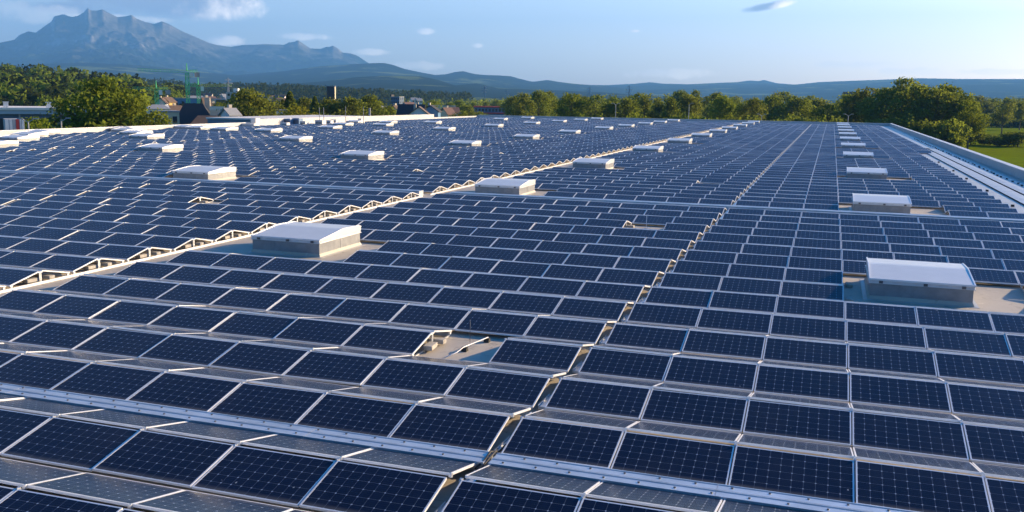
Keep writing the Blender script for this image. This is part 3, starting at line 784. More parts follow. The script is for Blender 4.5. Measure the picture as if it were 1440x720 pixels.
def crown_mesh(name, seed, kind, nleaf, leaf, material):
    rr = random.Random(seed); V, F = [], []; lobes = []
    if kind == 'conifer':
        for k in range(nleaf):
            z = .08 + .92*(rr.random()**1.35); r = .21*(1-z)**.8*(.75+.35*abs(math.sin(z*38))) + .008
            a = rr.uniform(0, 6.283); q = r*math.sqrt(rr.uniform(.25, 1)); c = Vector((q*math.cos(a), q*math.sin(a), z-.06*q/.2))
            leaf_quads(V, F, c, leaf, Vector((math.cos(a), math.sin(a), -.3)), rr)
    else:
        if kind == 'broad': nl, (ax, az_), cz = 26, (.33, .36), .60
        elif kind == 'tall': nl, (ax, az_), cz = 22, (.19, .42), .56
        elif kind == 'open': nl, (ax, az_), cz = 17, (.30, .40), .60
        elif kind == 'round': nl, (ax, az_), cz = 20, (.36, .33), .64
        else: nl, (ax, az_), cz = 20, (.56, .42), .38                       # bush
        for k in range(nl):
            while True:
                p = Vector((rr.uniform(-1, 1), rr.uniform(-1, 1), rr.uniform(-1, 1)))
                if .15 < p.length < 1: break
            p = p*(.78/max(p.length, .62)) if rr.random() < .6 else p*.8
            taper = 1-.35*max(0, p.z)
            c = Vector((p.x*ax*taper, p.y*ax*taper, cz+p.z*az_))
            lobes.append((c, rr.uniform(.10, .19)*(.8 if kind in ('tall', 'open') else 1.0)*(1.25 if kind == 'bush' else 1)))
        per = nleaf//nl
        for c, r in lobes:
            sq = rr.uniform(.62, .9)
            for k in range(per):
                d = Vector((rr.gauss(0, 1), rr.gauss(0, 1), rr.gauss(0, 1)+.35)).normalized()
                q = r*(rr.uniform(.55, 1.08) if rr.random() < .85 else rr.uniform(1, 1.35))
                p = c + Vector((d.x*q, d.y*q, d.z*q*sq))
                if kind == 'bush' and p.z < .02: p.z = rr.uniform(.02, .2)
                leaf_quads(V, F, p, leaf*rr.uniform(.7, 1.3), d, rr)
    me = bpy.data.meshes.new(name); me.from_pydata(V, [], F); me.materials.append(material); me.update()
    return me, lobes
def trunk_mesh(name, seed, kind, lobes):
    rr = random.Random(seed+5); m = MB()
    top = .9 if kind == 'conifer' else .55
    pts = [(0, 0, -.01)] + [(rr.gauss(0, .006), rr.gauss(0, .006), top*q/5) for q in range(1, 6)]
    m.tube(pts, .022, .007, n=7)
    for c, r in lobes[:12]:
        z0 = rr.uniform(.2, .5)
        if c.z > z0: m.tube([(0, 0, z0), (c.x*.5, c.y*.5, (z0+c.z)/2-.01), tuple(c)], .009, .003, n=5, cap=False)
    return m.mesh(name, [MT['bark']])
VAR = {}
for vi, (kind, nleaf, leaf) in enumerate([('broad', 4000, .021), ('broad', 4000, .020), ('tall', 3300, .019), ('open', 3000, .020), ('round', 3800, .020), ('conifer', 3200, .022), ('bush', 3000, .036), ('bush', 3000, .036), ('tall', 3400, .018), ('broad', 3600, .022)]):
    me, lobes = crown_mesh('crown', 11+vi*7, kind, nleaf, leaf, LEAF['mid'])
    tm = trunk_mesh('trunk', 11+vi*7, kind, lobes)
    VAR.setdefault(kind, []).append((me, tm))
CROWNS = {}
def tree(x, ytop, D, kind, leafk, label, wide=1.0, name=None, group=None, base=None, vi=None, cat=None):
    """a tree at distance D on the ground in the direction of picture column x, as tall as its top appears"""
    pos = place(x, 150, D); z = base if base is not None else GROUND
    top = place(x, ytop, D).z; h = max(1.0, top-z)
    vs = VAR[kind]; q = rnd.randrange(len(vs)) if vi is None else vi
    key = (kind, q, leafk)
    if key not in CROWNS:
        me = vs[q][0].copy(); me.materials[0] = LEAF[leafk]; CROWNS[key] = me
    o = empty(name or {'conifer': 'conifer', 'bush': 'bush'}.get(kind, 'tree'), (pos.x, pos.y, z), (0, 0, rnd.uniform(0, 6.28)), label, cat or ('bush' if kind == 'bush' else 'tree'), group)
    o.scale = (h*wide, h*wide, h/1.0)
    link('crown', CROWNS[key], o); link('trunk', vs[q][1], o)
    return o

# the line of trees beyond the far roof edge
TOP = [(660,139),(700,134),(718,127),(728,130),(740,125),(752,131),(762,125),(775,132),(791,127),(800,131),(813,122),(826,129),(840,129),(859,131),(875,133),(895,130),(914,128),(930,131),(944,124),(955,127),(968,131),(978,127),(995,131),(1010,129),(1024,128),(1048,134),(1060,136),(1075,130),(1092,123),(1105,128),(1114,134),(1132,134),(1150,136),(1168,139),(1186,134),(1196,128)]
x = 716; k = 0
kinds = ['open', 'tall', 'broad', 'broad', 'tall', 'broad', 'round', 'open', 'broad', 'tall']
lk = ['olive', 'mid', 'dark', 'mid', 'olive', 'mid', 'dark', 'bright', 'mid', 'olive']
while x < 1200:
    y = interp(TOP, x); D = 330 + 150*rnd.random() if k % 3 else 480+160*rnd.random(); k += 1
    kd = kinds[(k*7+int(x)) % 10] if x > 800 else ['open', 'tall', 'broad'][k % 3]
    l = lk[(k*3) % 10]
    tree(x+rnd.uniform(-2, 2), y+rnd.uniform(-2, 6), D, kd, l,
         '%s %s tree in the treeline beyond the far roof edge, %s from its left end' % ({'olive': 'olive', 'mid': 'green', 'dark': 'dark', 'bright': 'bright'}[l], {'open': 'loose-crowned', 'tall': 'slender', 'broad': 'broad', 'round': 'rounded'}[kd], nth(k)),
         rnd.uniform(.8, 1.2), group='trees beyond the far roof edge')
    x += rnd.uniform(9, 14)
k2 = 0
for x, y in [(722,152),(748,150),(768,155),(800,153),(815,151),(842,150),(905,152),(950,149),(985,150),(1000,153),(1030,146),(1052,150),(1070,149),(1085,153),(1110,150),(1128,148),(1150,152),(1172,150),(1190,149)]:
    k2 += 1; l = ['mid', 'dark', 'bright'][k2 % 3]
    tree(x, y, rnd.uniform(300, 340), 'bush', l, 'leafy %s bush at the foot of the far treeline, %s from the left' % ({'mid': 'green', 'dark': 'dark green', 'bright': 'bright green'}[l], nth(k2)), .8, group='bushes below the treeline')
tree(880, 146.5, 288, 'bush', 'bright', 'rounded yellow-green bush right of the double-armed lamp post', 1.0)
tree(812, 154, 290, 'bush', 'bright', 'small yellow-green bush behind the far parapet, left of the double-armed lamp', .8)
# the tall group at the right
for q, (x, y, D, kd, l, w) in enumerate([(1205,123,390,'broad','mid',1.1),(1226,115.6,375,'broad','olive',1.15),(1243,118,360,'round','mid',1.05),(1258,113,370,'broad','mid',1.0),(1269.5,110,365,'open','olive',1.2),(1284,116,350,'broad','mid',1.15),(1300,119,380,'broad','dark',1.15),(1313,119,345,'round','mid',1.1),(1327,115.6,360,'broad','mid',1.15),(1343,121,350,'broad','mid',1.05),(1357,133,345,'broad','bright',1.0),(1366,146,338,'round','bright',.95)]):
    tree(x, y, D, kd, l, 'tall %s tree in the big clump at the right, %s from the left' % ({'mid': 'green', 'olive': 'olive', 'dark': 'dark', 'bright': 'sunlit'}[l], nth(q+1)), w, group='tall trees of the right-hand clump')
for q, (x, y, D, l, w) in enumerate([(1236,152,330,'dark',1.0),(1262,150,330,'dark',1.1),(1290,154,325,'mid',1.0),(1320,156,320,'mid',1.0),(1338,150,322,'mid',.9)]):
    tree(x, y, D, 'bush', l, 'undergrowth bush at the foot of the right-hand tree clump, %s from the left' % nth(q+1), w, group='bushes under the right-hand clump')
for q, (x, y, D, l, w, lab) in enumerate([(1284,171,350,'bright',.9,'bright rounded bush just over the right parapet, nearest its far corner'),(1316,174,372,'mid',1.25,'round green bush over the right parapet, left of the meadow'),(1347,175,378,'dark',1.25,'dark green bush at the left edge of the meadow'),(1370,172,380,'mid',1.2,'tall green bush beside the dark one at the meadow edge'),(1386,180,385,'bright',.7,'small bright bush at the meadow edge right of the taller bushes'),(1411,179,378,'dark',1.6,'dark bush in the meadow below the lone round tree'),(1437,177,378,'dark',1.6,'dark bush at the right end of the meadow hedge'),(1358,182,384,'mid',1.1,'low green bush filling the hedge between the dark and the tall bush'),(1424,184,382,'mid',1.2,'low green bush in the hedge left of its right end'),(1398,186,384,'olive',1.1,'low olive bush in the hedge below the lone tree, left side'),(1300,176,360,'olive',1.1,'olive bush between the two rounded bushes at the parapet')]):
    tree(x, y, D, 'bush', l, lab, w)
tree(1412, 141, 540, 'round', 'olive', 'lone round-crowned tree standing in the meadow at the right', 1.0, vi=0)
tree(1437, 139, 640, 'broad', 'mid', 'green tree at the right edge of the picture beyond the meadow', 1.0)
for q in range(16):
    x = 1362+q*6.2+rnd.uniform(-2, 2); y = rnd.uniform(133, 142); D = rnd.uniform(760, 1000)
    l = ['dark', 'mid', 'olive', 'mid'][q % 4]
    tree(x, y, D, ['broad', 'tall', 'broad', 'round'][q % 4], l, '%s tree of the wood behind the meadow, %s from its left end' % ({'mid': 'green'}.get(l, l), nth(q+1)), rnd.uniform(1.0, 1.4), group='trees of the wood behind the meadow')
for q in range(9):
    x = 1372+q*10+rnd.uniform(-3, 3)
    tree(x, rnd.uniform(152, 157), rnd.uniform(700, 740), 'bush', ['dark', 'mid', 'olive'][q % 3], '%s bush at the far edge of the meadow, %s from the left' % (['dark', 'green', 'olive'][q % 3], nth(q+1)), 1.3, group='bushes at the far edge of the meadow')
# trees at the left
tree(152, 104, 172, 'broad', 'mid', 'big spreading green tree behind the left parapet', 1.15, vi=0)
tree(112, 124, 176, 'broad', 'dark', 'dark tree close to the left side of the big spreading tree', 1.0)
tree(197, 128, 170, 'round', 'mid', 'green tree close to the right side of the big spreading tree', 1.0)
tree(128, 150, 166, 'bush', 'mid', 'low green bush under the left side of the big spreading tree', 1.2)
tree(180, 150, 166, 'bush', 'mid', 'low green bush under the right side of the big spreading tree', 1.2)
tree(60, 157, 158, 'round', 'bright', 'small yellow-green tree in front of the dark warehouse', 1.15)
tree(4, 160, 162, 'bush', 'olive', 'olive bush left of the striped container', 1.0)
tree(313, 143, 310, 'broad', 'mid', 'green tree just right of the dark barn roof', 1.1)
tree(328, 150, 300, 'bush', 'dark', 'dark bush between the barn and the pale willow', 1.0)
tree(350, 122, 225, 'broad', 'olive', 'tall pale green willow right of the grey tower block', 1.0)
tree(371, 130, 230, 'tall', 'olive', 'olive tree leaning against the tall willow at its right', 1.4)
tree(336, 140, 222, 'broad', 'dark', 'darker tree close to the left of the tall willow', 1.0)
tree(408, 129, 260, 'conifer', 'dark', 'broad dark conifer left of the yellow tree', 1.7)
tree(398, 140, 262, 'conifer', 'dark', 'lower dark conifer beside the broad one', 1.5)
tree(443, 136, 275, 'conifer', 'dark', 'pointed dark conifer right of the yellow tree', 1.4)
tree(432, 135, 290, 'broad', 'olive', 'grey-green tree behind the yellow tree', 1.0)
tree(424, 144, 240, 'round', 'yellow', 'golden yellow tree behind the left parapet', 1.3)
tree(454, 150, 250, 'bush', 'dark', 'dark bush right of the yellow tree', 1.2)
tree(468, 136, 262, 'broad', 'olive', 'olive tree below the dark square tower, left of two', 1.2)
tree(490, 134, 258, 'broad', 'olive', 'olive tree below the dark square tower, right of two', 1.1)
tree(478, 148, 250, 'bush', 'dark', 'dark bush between the two olive trees', 1.3)
tree(505, 140, 330, 'broad', 'dark', 'dark tree behind the chimney pipe', 1.1)
tree(519, 131.5, 280, 'broad', 'dark', 'tall dark tree rising behind the chimney pipe', 1.1)
tree(530, 142, 290, 'round', 'mid', 'green tree right of the tall dark one', 1.0)
tree(550, 143, 300, 'tall', 'mid', 'dark slender tree left of the big farmhouse', 1.5)
tree(543, 148, 310, 'broad', 'dark', 'low dark tree between the small brown house and farmhouse', 1.1)
tree(601, 138, 420, 'round', 'mid', 'round green tree behind the blue house', 1.25)
tree(620, 156, 300, 'bush', 'yellow', 'yellow bush right of the blue house', .9)
for q, (x, y, D, kd, l) in enumerate([(632,143,520,'broad','dark'),(645,140,600,'broad','mid'),(655,146,430,'broad','olive'),(648,153,330,'round','mid'),(660,152,330,'bush','dark'),(676,154,330,'round','mid'),(668,143,700,'broad','mid'),(684,141,760,'broad','dark'),(698,140,800,'broad','dark'),(708,142,760,'tall','olive'),(716,155,300,'bush','dark'),(641,151,360,'bush','dark')]):
    tree(x, y, D, kd, l, '%s tree around the long blue factory, %s of the scattered ones' % ({'dark': 'dark', 'mid': 'green', 'olive': 'olive'}[l], nth(q+1)), 1.1, group='trees around the blue factory')

# ------------------------------------------------------------------ far woods: many crowns that read as one mass
def wood(name, label, spots, leafk, n_leaf, seed):
    """spots: (base point, height, conifer?)"""
    rr = random.Random(seed); V, F = [], []
    for p, h, con in spots:
        for k in range(n_leaf):
            if con:
                z = rr.random()**1.3; r = .22*(1-z)+.02; a = rr.uniform(0, 6.283)
                c = p + Vector((r*h*math.cos(a), r*h*math.sin(a), h*(.08+.92*z))); out = Vector((math.cos(a), math.sin(a), .2))
            else:
                d = Vector((rr.gauss(0, 1), rr.gauss(0, 1), rr.gauss(0, 1)+.3)).normalized(); q = rr.uniform(.75, 1.1)
                c = p + Vector((d.x*.36*h*q, d.y*.36*h*q, h*(.60+.38*d.z*q))); out = d
            leaf_quads(V, F, c, h*(.13 if n_leaf < 60 else .085)*rr.uniform(.7, 1.2), out, rr)
    me = bpy.data.meshes.new(name); me.from_pydata(V, [], F); me.materials.append(LEAF[leafk]); me.update()
    return tag(link(name, me), label, 'wood', None, 'stuff')
rr = random.Random(3)
sp = []
for k in range(620):
    px = rr.uniform(-170, 262); d = rr.uniform(470, 930)
    p = left_h(px, d); sp.append((p-Vector((0, 0, 1)), rr.uniform(11, 19)*(1 if px < 200 else .75), rr.random() < .18))
wood('forest', 'dense mixed wood covering the low hill at the left', sp[:310], 'mid', 90, 1)
wood('forest', 'darker trees mixed through the wood on the left hill', sp[310:], 'pine', 90, 2)
sp = []
for k in range(1900):
    px = rr.uniform(-150, 660); d = rr.uniform(1500, 2330)
    if 215 < px < 345 and d < 1750: continue
    p = wood_h(px, d); sp.append((p-Vector((0, 0, 1)), rr.uniform(14, 24), rr.random() < .6))
wood('forest', 'dark wooded ridge behind the small town', sp, 'pine', 22, 4)
sp = []
for k in range(1500):
    px = rr.uniform(560, 1640); d = rr.uniform(760, 2600) if px > 700 else rr.uniform(900, 2600)
    if 700 < px and d < 900 and rr.random() < .5: continue
    p = place(px, 150, d); sp.append((Vector((p.x, p.y, GROUND)), rr.uniform(8, 13)*(1 if d < 1600 else 1.2), rr.random() < .3))
wood('forest', 'flat woodland stretching away behind the treeline', sp, 'mid', 26, 6)

# ------------------------------------------------------------------ buildings
def cmat(name, c, rough=.75, vary=.05): 
    if name not in MT: MT[name] = mat(name, c, rough, vary=vary, vscale=1.5)
    return MT[name]
WHITE = cmat('white_render', (.72, .70, .66)); CREAM = cmat('cream_render', (.62, .53, .36)); BEIGE = cmat('beige_render', (.50, .44, .34))
OCHRE = cmat('ochre_render', (.60, .38, .10)); BLUE = cmat('blue_paint', (.08, .20, .36)); GREYW = cmat('grey_render', (.40, .40, .40)); BROWNW = cmat('brown_boards', (.20, .12, .07))
RTILE = cmat('red_tiles', (.20, .11, .08)); DTILE = cmat('dark_tiles', (.035, .032, .035)); BTILE = cmat('brown_tiles', (.14, .09, .06)); GTILE = cmat('grey_roof', (.30, .31, .32))
GLASS = mat('window_glass', (.03, .04, .05), .12); REDP = cmat('red_paint', (.50, .05, .04)); STEELB = cmat('blue_cladding', (.07, .12, .20)); METGREEN = cmat('crane_green', (.12, .58, .24)); METYEL = cmat('crane_yellow_green', (.42, .55, .10))
METGREY = cmat('grey_steel', (.30, .31, .32)); BRICKD = cmat('dark_brick', (.06, .035, .03))

def house(x, D, w, d, hw, hr, wall, roof, label, rz=0.0, base=None, hip=0.0, floors=2, nwin=3, chimney=True, cat='house', name='house', group=None, flat=False):
    """walls w by d, eaves at hw, ridge hr above them running along local x"""
    p = place(x, 150, D); z = GROUND if base is None else base
    if base is None and not flat: hw = max(2.0, hw-hr)
    o = empty(name, (p.x, p.y, z), (0, 0, -YAW*0 + az_of(x)*-1 + rz), label, cat, group)
    m = MB()
    if flat: m.box(-w/2, -d/2, 0, w/2, d/2, hw)
    else: m.prism([(-d/2, 0), (d/2, 0), (d/2, hw), (0, hw+hr*(1-hip*.0)-.08), (-d/2, hw)], -w/2, w/2)
    m.build('wall', wall, o)
    m = MB(); e = .45
    if flat: m.box(-w/2-.15, -d/2-.15, hw+.001, w/2+.15, d/2+.15, hw+.35)
    elif hip > 0:
        a = w/2+e; b = d/2+e; zz = hw-.15; r_ = w/2-hip
        P = [(-a, -b, zz), (a, -b, zz), (a, b, zz), (-a, b, zz), (-r_, 0, hw+hr), (r_, 0, hw+hr)]
        i = len(m.v); m.v += P; m.f += [(0, 1, 5, 4), (1, 2, 5), (2, 3, 4, 5), (3, 0, 4), (0, 3, 2, 1)]; m.m += [0]*5
    else:
        s = hr/(d/2)
        for sg in (-1, 1):
            pts = [(sg*(d/2+e), hw-e*s), (0, hw+hr), (0, hw+hr+.22), (sg*(d/2+e), hw-e*s+.22)]
            m.prism(pts if sg < 0 else pts[::-1], -w/2-e, w/2+e)
    ro = m.build('roof', roof, o)
    if chimney and not flat:
        m = MB(); m.box(w*.2-.4, d*.12, hw+hr*.6, w*.2+.4, d*.12+.7, hw+hr+.9); m.build('chimney', BEIGE, ro)
    wh, ww = min(1.5, hw/floors*.5), min(1.2, w/(nwin*2))
    for f in range(floors):
        zc = hw*(f+.5)/floors
        for q in range(nwin):
            xc = -w/2+w*(q+.5)/nwin
            b = MB(); b.box(xc-ww/2, -d/2-.03, zc-wh/2, xc+ww/2, -d/2-.003, zc+wh/2); b.build('window', GLASS, o)
        for q in (-1, 1):
            b = MB(); b.box(w/2+.003, q*d*.22-ww/2, zc-wh/2, w/2+.03, q*d*.22+ww/2, zc+wh/2); b.build('window', GLASS, o)
    return o
def zpx(x, y, D): return place(x, y, D).z - GROUND       # height above the ground of picture point at that distance

# barn with the big black roof
D = 250; BS = 1.62; bp = place(276, 150, D); h = zpx(277, 145.5, D)/BS
o = empty('barn', (bp.x, bp.y, GROUND), (0, 0, -az_of(277)-.12), 'barn with big black hipped roof and brown lower wing behind the parapet', 'barn')
m = MB(); m.box(-3.4, -3, 0, 3.2, 5, h-4.7); m.build('wall', CREAM, o)
m = MB(); z1, z2 = h-4.0, h
m.v += [(-4.0, -3.4, z1-.6), (3.7, -3.4, z1-.6), (3.7, 5.4, z1-.6), (-4.0, 5.4, z1-.6), (-1.9, 1, z2), (.9, 1, z2)]; m.f += [(0, 1, 5, 4), (1, 2, 5), (2, 3, 4, 5), (3, 0, 4), (0, 3, 2, 1)]; m.m += [0]*5
m.build('roof', DTILE, o)
m = MB(); m.prism([(-.7, z1-.6), (.7, z1-.6), (.55, z2-1.0), (0, z2-.4), (-.55, z2-1.0)], 0, 2.2); dm = m.build('dormer', CREAM, o); dm.location = (2.0, .2, 0)
m = MB(); m.v += [(-.6, -7.2, z2-3.5), (5.9, -7.2, z2-3.5), (4.4, -3.6, z2-1.75), (.6, -3.6, z2-1.75), (5.4, 2, z2-3.3), (.6, 2, z2-3.3)]; m.f += [(0, 1, 2, 3), (1, 4, 2), (3, 2, 4, 5), (0, 5, 4, 1), (0, 3, 5)]; m.m += [0]*5
m.build('wing_roof', BTILE, o)
m = MB(); m.box(.2, -6.4, 0, 5.0, 1.6, z2-3.55); m.build('wing_wall', BROWNW, o)
m = MB(); m.box(1.0, 2.2, z2-1.2, 1.8, 3.0, z2+.9); m.build('chimney', BEIGE, o); o.scale = (BS, BS, BS)

house(236, 235, 4.0, 7, zpx(236, 157.5, 235), .1, CREAM, GTILE, 'small cream flat-roofed house between big tree and black barn', rz=.12, flat=True, floors=3, nwin=2, cat='house')
house(222, 330, 6.5, 7, zpx(222, 147, 330), 1.2, WHITE, GTILE, 'white house with grey roof half behind the big tree', rz=.1, floors=3, nwin=4, hip=1.5)
house(243, 340, 5.5, 6, zpx(243, 149, 340), 1.6, CREAM, BTILE, 'cream house with brown roof above the white house', rz=.5)
house(228, 430, 3.5, 4, zpx(228, 138, 430), 2, WHITE, BTILE, 'white gabled house left of the ochre house', rz=1.2)
house(236, 435, 4.5, 5, zpx(236, 137, 435), 1.8, OCHRE, BTILE, 'ochre yellow house below the crane', rz=.9)
house(253, 520, 17, 10, zpx(253, 138.5, 520), .2, BLUE, GTILE, 'long bluish flat building left of the crane masts', flat=True, floors=2, nwin=6)
house(272, 560, 24, 10, zpx(272, 140, 560), .2, BEIGE, GTILE, 'low beige building at the feet of the cranes', flat=True, floors=2, nwin=7)
house(299, 340, 3.4, 6, zpx(297, 146, 340), 1.8, GREYW, DTILE, 'grey house with dark roof right of the barn', rz=.4)
house(290, 320, 2.2, 2.2, zpx(290, 138, 320), 2.2, CREAM, BTILE, 'narrow cream turret house above the barn roof', rz=.5, nwin=1)
house(323, 215, 2.4, 3.4, zpx(323, 153, 215), 1.2, WHITE, GTILE, 'small white gabled house behind the parapet step', rz=.6, floors=2, nwin=2)
# tower block
D = 420; p = place(332, 150, D); h = zpx(332, 129.5, D)
o = empty('tower_block', (p.x, p.y, GROUND), (0, 0, -az_of(332)-.35), 'grey tower block with sunlit yellow side wall', 'apartment block')
m = MB(); m.box(-3.2, -2.5, 0, 2.4, 4, h); m.build('wall', GREYW, o)
m = MB(); m.box(2.402, -2.4, 0, 2.7, 3.9, h-.5); m.build('side_wall', OCHRE, o)
m = MB(); m.box(-1, 0, h+.001, 1, 2, h+1.6); m.build('lift_housing', WHITE, o)
for f in range(6):
    for q in range(3): b = MB(); b.box(-2.6+q*1.7, -2.53, h*(f+.35)/6, -1.6+q*1.7, -2.503, h*(f+.75)/6); b.build('window', GLASS, o)
# dark square tower
D = 700; p = place(466.5, 150, D); h = zpx(466.5, 121.5, D)
o = empty('silo_tower', (p.x, p.y, GROUND), (0, 0, -az_of(466)-.14), 'dark square tower rising above the trees', 'tower')
m = MB(); m.box(-3.0, -2.6, h-9, 2.6, 2.6, h); m.build('head', BRICKD, o)
m = MB(); m.box(2.602, -2.5, h-9, 2.75, 2.5, h-.3); m.build('side_wall', CREAM, o)  # sunlit flank put in as colour: pale sheet over the dark brick
m = MB(); m.box(-2.4, -2.1, 0, 2.2, 2.1, h-9.01); m.build('shaft', BEIGE, o)
m = MB(); m.box(-3.2, -2.8, h+.001, 2.9, 2.8, h+.4); m.build('roof', METGREY, o)
# warehouse at the left
D = 215; p = place(50, 150, D); h = zpx(60, 151.5, D)
o = empty('warehouse', (p.x, p.y, GROUND), (0, 0, -az_of(50)+.02), 'long dark blue warehouse with white roof edge at the left', 'warehouse')
m = MB(); m.box(-22, 0, 0, 17, 22, h-1.3); m.build('wall', STEELB, o)
m = MB(); m.box(-22.6, -.7, h-1.29, 17.6, 22.6, h-.45); m.build('fascia', cmat('pale_blue_sheet', (.34, .40, .46)), o)
m = MB(); m.box(-22.8, -.9, h-.449, 17.8, 22.8, h); m.build('roof', WHITE, o)
m = MB(); m.box(-8, -.04, 0, 2, -.003, h-2.2); m.build('gate', cmat('dark_gate', (.02, .022, .03)), o)
for xx in (-5.3, 2.4, 6.6):
    m = MB(); m.box(xx-.45, .6, h+.001, xx+.45, 1.5, h+1.0); m.box(xx-.55, .5, h+1.001, xx+.55, 1.6, h+1.15); m.build('roof_vent', WHITE, o)
for xx in (-19, -11, -3, 5, 13):
    m = MB(); m.box(xx-.15, -.25, 0, xx+.15, -.045, h-1.3); m.build('column', METGREY, o)
house(97, 175, 2.6, 5, zpx(97, 164, 175), 1.2, CREAM, BTILE, 'small cream shed between yellow tree and big tree', rz=.5, floors=1, nwin=1, name='shed', cat='shed')
# striped container
D = 150; p = place(19, 150, D); h = zpx(19, 167.5, D)
o = empty('container', (p.x, p.y, GROUND), (0, 0, -az_of(19)+.05), 'tall pale striped container with one red stripe behind the parapet', 'container')
m = MB(); m.box(-1.25, 0, 0, 1.2, 4, h); m.build('body', GREYW, o)
for q, (a, b, mt) in enumerate([(-1.2, -.75, WHITE), (-.65, -.3, WHITE), (-.2, .05, GREYW), (.15, .55, REDP), (.65, .8, WHITE), (.9, 1.15, WHITE)]):
    m = MB(); m.box(a, -.05, .02, b, -.002, h-.02); m.build('panel', mt, o)
# stair house beyond the left parapet
p = place(344, 170, 190); h = zpx(344, 166.3, 190)
o = empty('stair_house', (XL-8, 142, GROUND), (0, 0, 0), 'low blue-grey roof house with dark window band beyond the left parapet', 'building')
h = 9.0+.55
m = MB(); m.box(-12, 0, 0, 7.4, 40, h); m.build('wall', cmat('bluegrey_sheet', (.20, .25, .31)), o)
m = MB(); m.box(-12.2, -.2, h+.001, 7.5, 40.2, h+.3); m.build('roof', WHITE, o)
m = MB(); m.box(2.5, -.04, h-.9, 6.2, -.002, h-.25); m.build('window', GLASS, o)
house(393, 255, 4.6, 6, zpx(393, 156, 255), .2, WHITE, GTILE, 'white flat box building behind the parapet below the conifers', rz=.1, flat=True, floors=1, nwin=2)

# houses right of the chimney pipe
house(537, 330, 2.2, 5, zpx(537, 148.5, 330), 1.6, BROWNW, GTILE, 'small brown house with pale roof right of the chimney pipe', rz=.8, floors=2, nwin=2)
house(557, 330, 2.6, 4, zpx(557, 149, 330), 1.6, CREAM, BTILE, 'small cream house against the big dark farmhouse roof', rz=.9, floors=2, nwin=1)
o = house(559, 650, 6.5, 6.5, zpx(558, 136.5, 650), .2, STEELB, METGREY, 'blue glass office tower beyond the houses', rz=-.5, flat=True, floors=6, nwin=4, name='office_tower', cat='office tower')
m = MB(); m.box(-4.5, -2, zpx(552, 136, 650), -3.6, 2, zpx(552, 133, 650)); m.build('stair_shaft', DTILE, o)
o = house(579, 290, 7.5, 8, zpx(579, 147.5, 290), 3.5, WHITE, DTILE, 'big farmhouse with broad dark roof facing the hall', rz=-.15, floors=2, nwin=4, cat='farmhouse', name='farmhouse')
p = place(586, 150, 234); 
house(590, 278, 4.2, 9, zpx(590, 150.5, 278), 3.4, WHITE, BTILE, 'white half-timbered gable wing of the farmhouse', rz=1.45, floors=2, nwin=3, chimney=True)
house(607, 300, 3.2, 5, zpx(607, 148.5, 300), 1.7, BLUE, DTILE, 'bright blue gabled house at the end of the left parapet', rz=1.3, floors=2, nwin=2)
house(629, 360, 3.6, 5, zpx(629, 152, 360), 2.2, CREAM, RTILE, 'cream house with orange roof right of the yellow bush', rz=.7, floors=2, nwin=2)
house(638, 370, 3.4, 5, zpx(638, 151.5, 370), 2.0, OCHRE, RTILE, 'ochre house beside the cream one with orange roof', rz=.3, floors=2, nwin=2)
house(618, 520, 15, 9, zpx(618, 149, 520), .2, CREAM, GTILE, 'long cream flat building behind the blue house', flat=True, floors=2, nwin=5)
house(575, 620, 7, 7, zpx(575, 144, 620), 2.5, WHITE, RTILE, 'small white house with red roof above the farmhouse', rz=.6)
house(582, 900, 6, 6, zpx(582, 137.5, 900), 2, WHITE, GTILE, 'white high house far behind the farmhouse roof', rz=.3, floors=4, nwin=2)
house(589, 900, 5, 6, zpx(589, 138.5, 900), 2, WHITE, GTILE, 'lower white house next to the far high one', rz=.3, floors=4, nwin=2)
# long factory
D = 560; p = place(688, 150, D); h = zpx(688, 149.5, D)
o = empty('factory', (p.x, p.y, GROUND), (0, 0, -az_of(688)), 'long blue factory with red roof edge by the bright meadow', 'factory')
m = MB(); m.box(-9, 0, 0, 10, 14, h-.7); m.build('wall', cmat('factory_blue', (.13, .19, .27)), o)
m = MB(); m.box(-9.3, -.3, h-.699, 10.3, 14.3, h); m.build('roof', REDP, o)
m = MB(); m.box(-12, -3, 0, 10, -.003, h*.55); m.build('low_wing', STEELB, o)
m = MB(); m.box(-12.2, -3.2, h*.551, 10.2, -.004, h*.62); m.build('wing_roof', REDP, o)
m = MB(); m.box(10.301, 0, 0, 14.5, 9, h*.72); m.build('office', WHITE, o)
for q in range(9): m = MB(); m.box(-8.3+q*2, -.05, h*.68, -7.1+q*2, -.003, h*.85); m.build('window', GLASS, o)
house(1199, 700, 13, 10, zpx(1199, 129.5, 700), 3.0, OCHRE, RTILE, 'orange-roofed building glimpsed beyond the right treeline', rz=.2)

# the small town on the slope between the big tree and the willow, and a hamlet at the left of the square tower
tn = 0
for q in range(46):
    px = rr.uniform(222, 336) if q < 36 else rr.uniform(385, 402); d = rr.uniform(700, 1500) if q < 36 else rr.uniform(1000, 1300)
    b = wood_h(px, d).z - .6; tn += 1
    wl = [WHITE, WHITE, CREAM, BEIGE, OCHRE][q % 5]; rf = [BTILE, RTILE, GTILE, DTILE][q % 4]
    hs_ = rr.uniform(5, 8)
    house(px, d, rr.uniform(9, 14), rr.uniform(8, 10), hs_, rr.uniform(2, 3.6), wl, rf,
          'small distant %s house with %s roof in the %s, house %s' % ({WHITE: 'white', CREAM: 'cream', BEIGE: 'beige', OCHRE: 'ochre'}[wl], {BTILE: 'brown', RTILE: 'red', GTILE: 'grey', DTILE: 'dark'}[rf], 'hillside town' if q < 36 else 'hamlet below the ridge', nth(tn)),
          rz=rr.uniform(-.6, .9), base=b, floors=2, nwin=2, chimney=False, group='houses of the distant town')

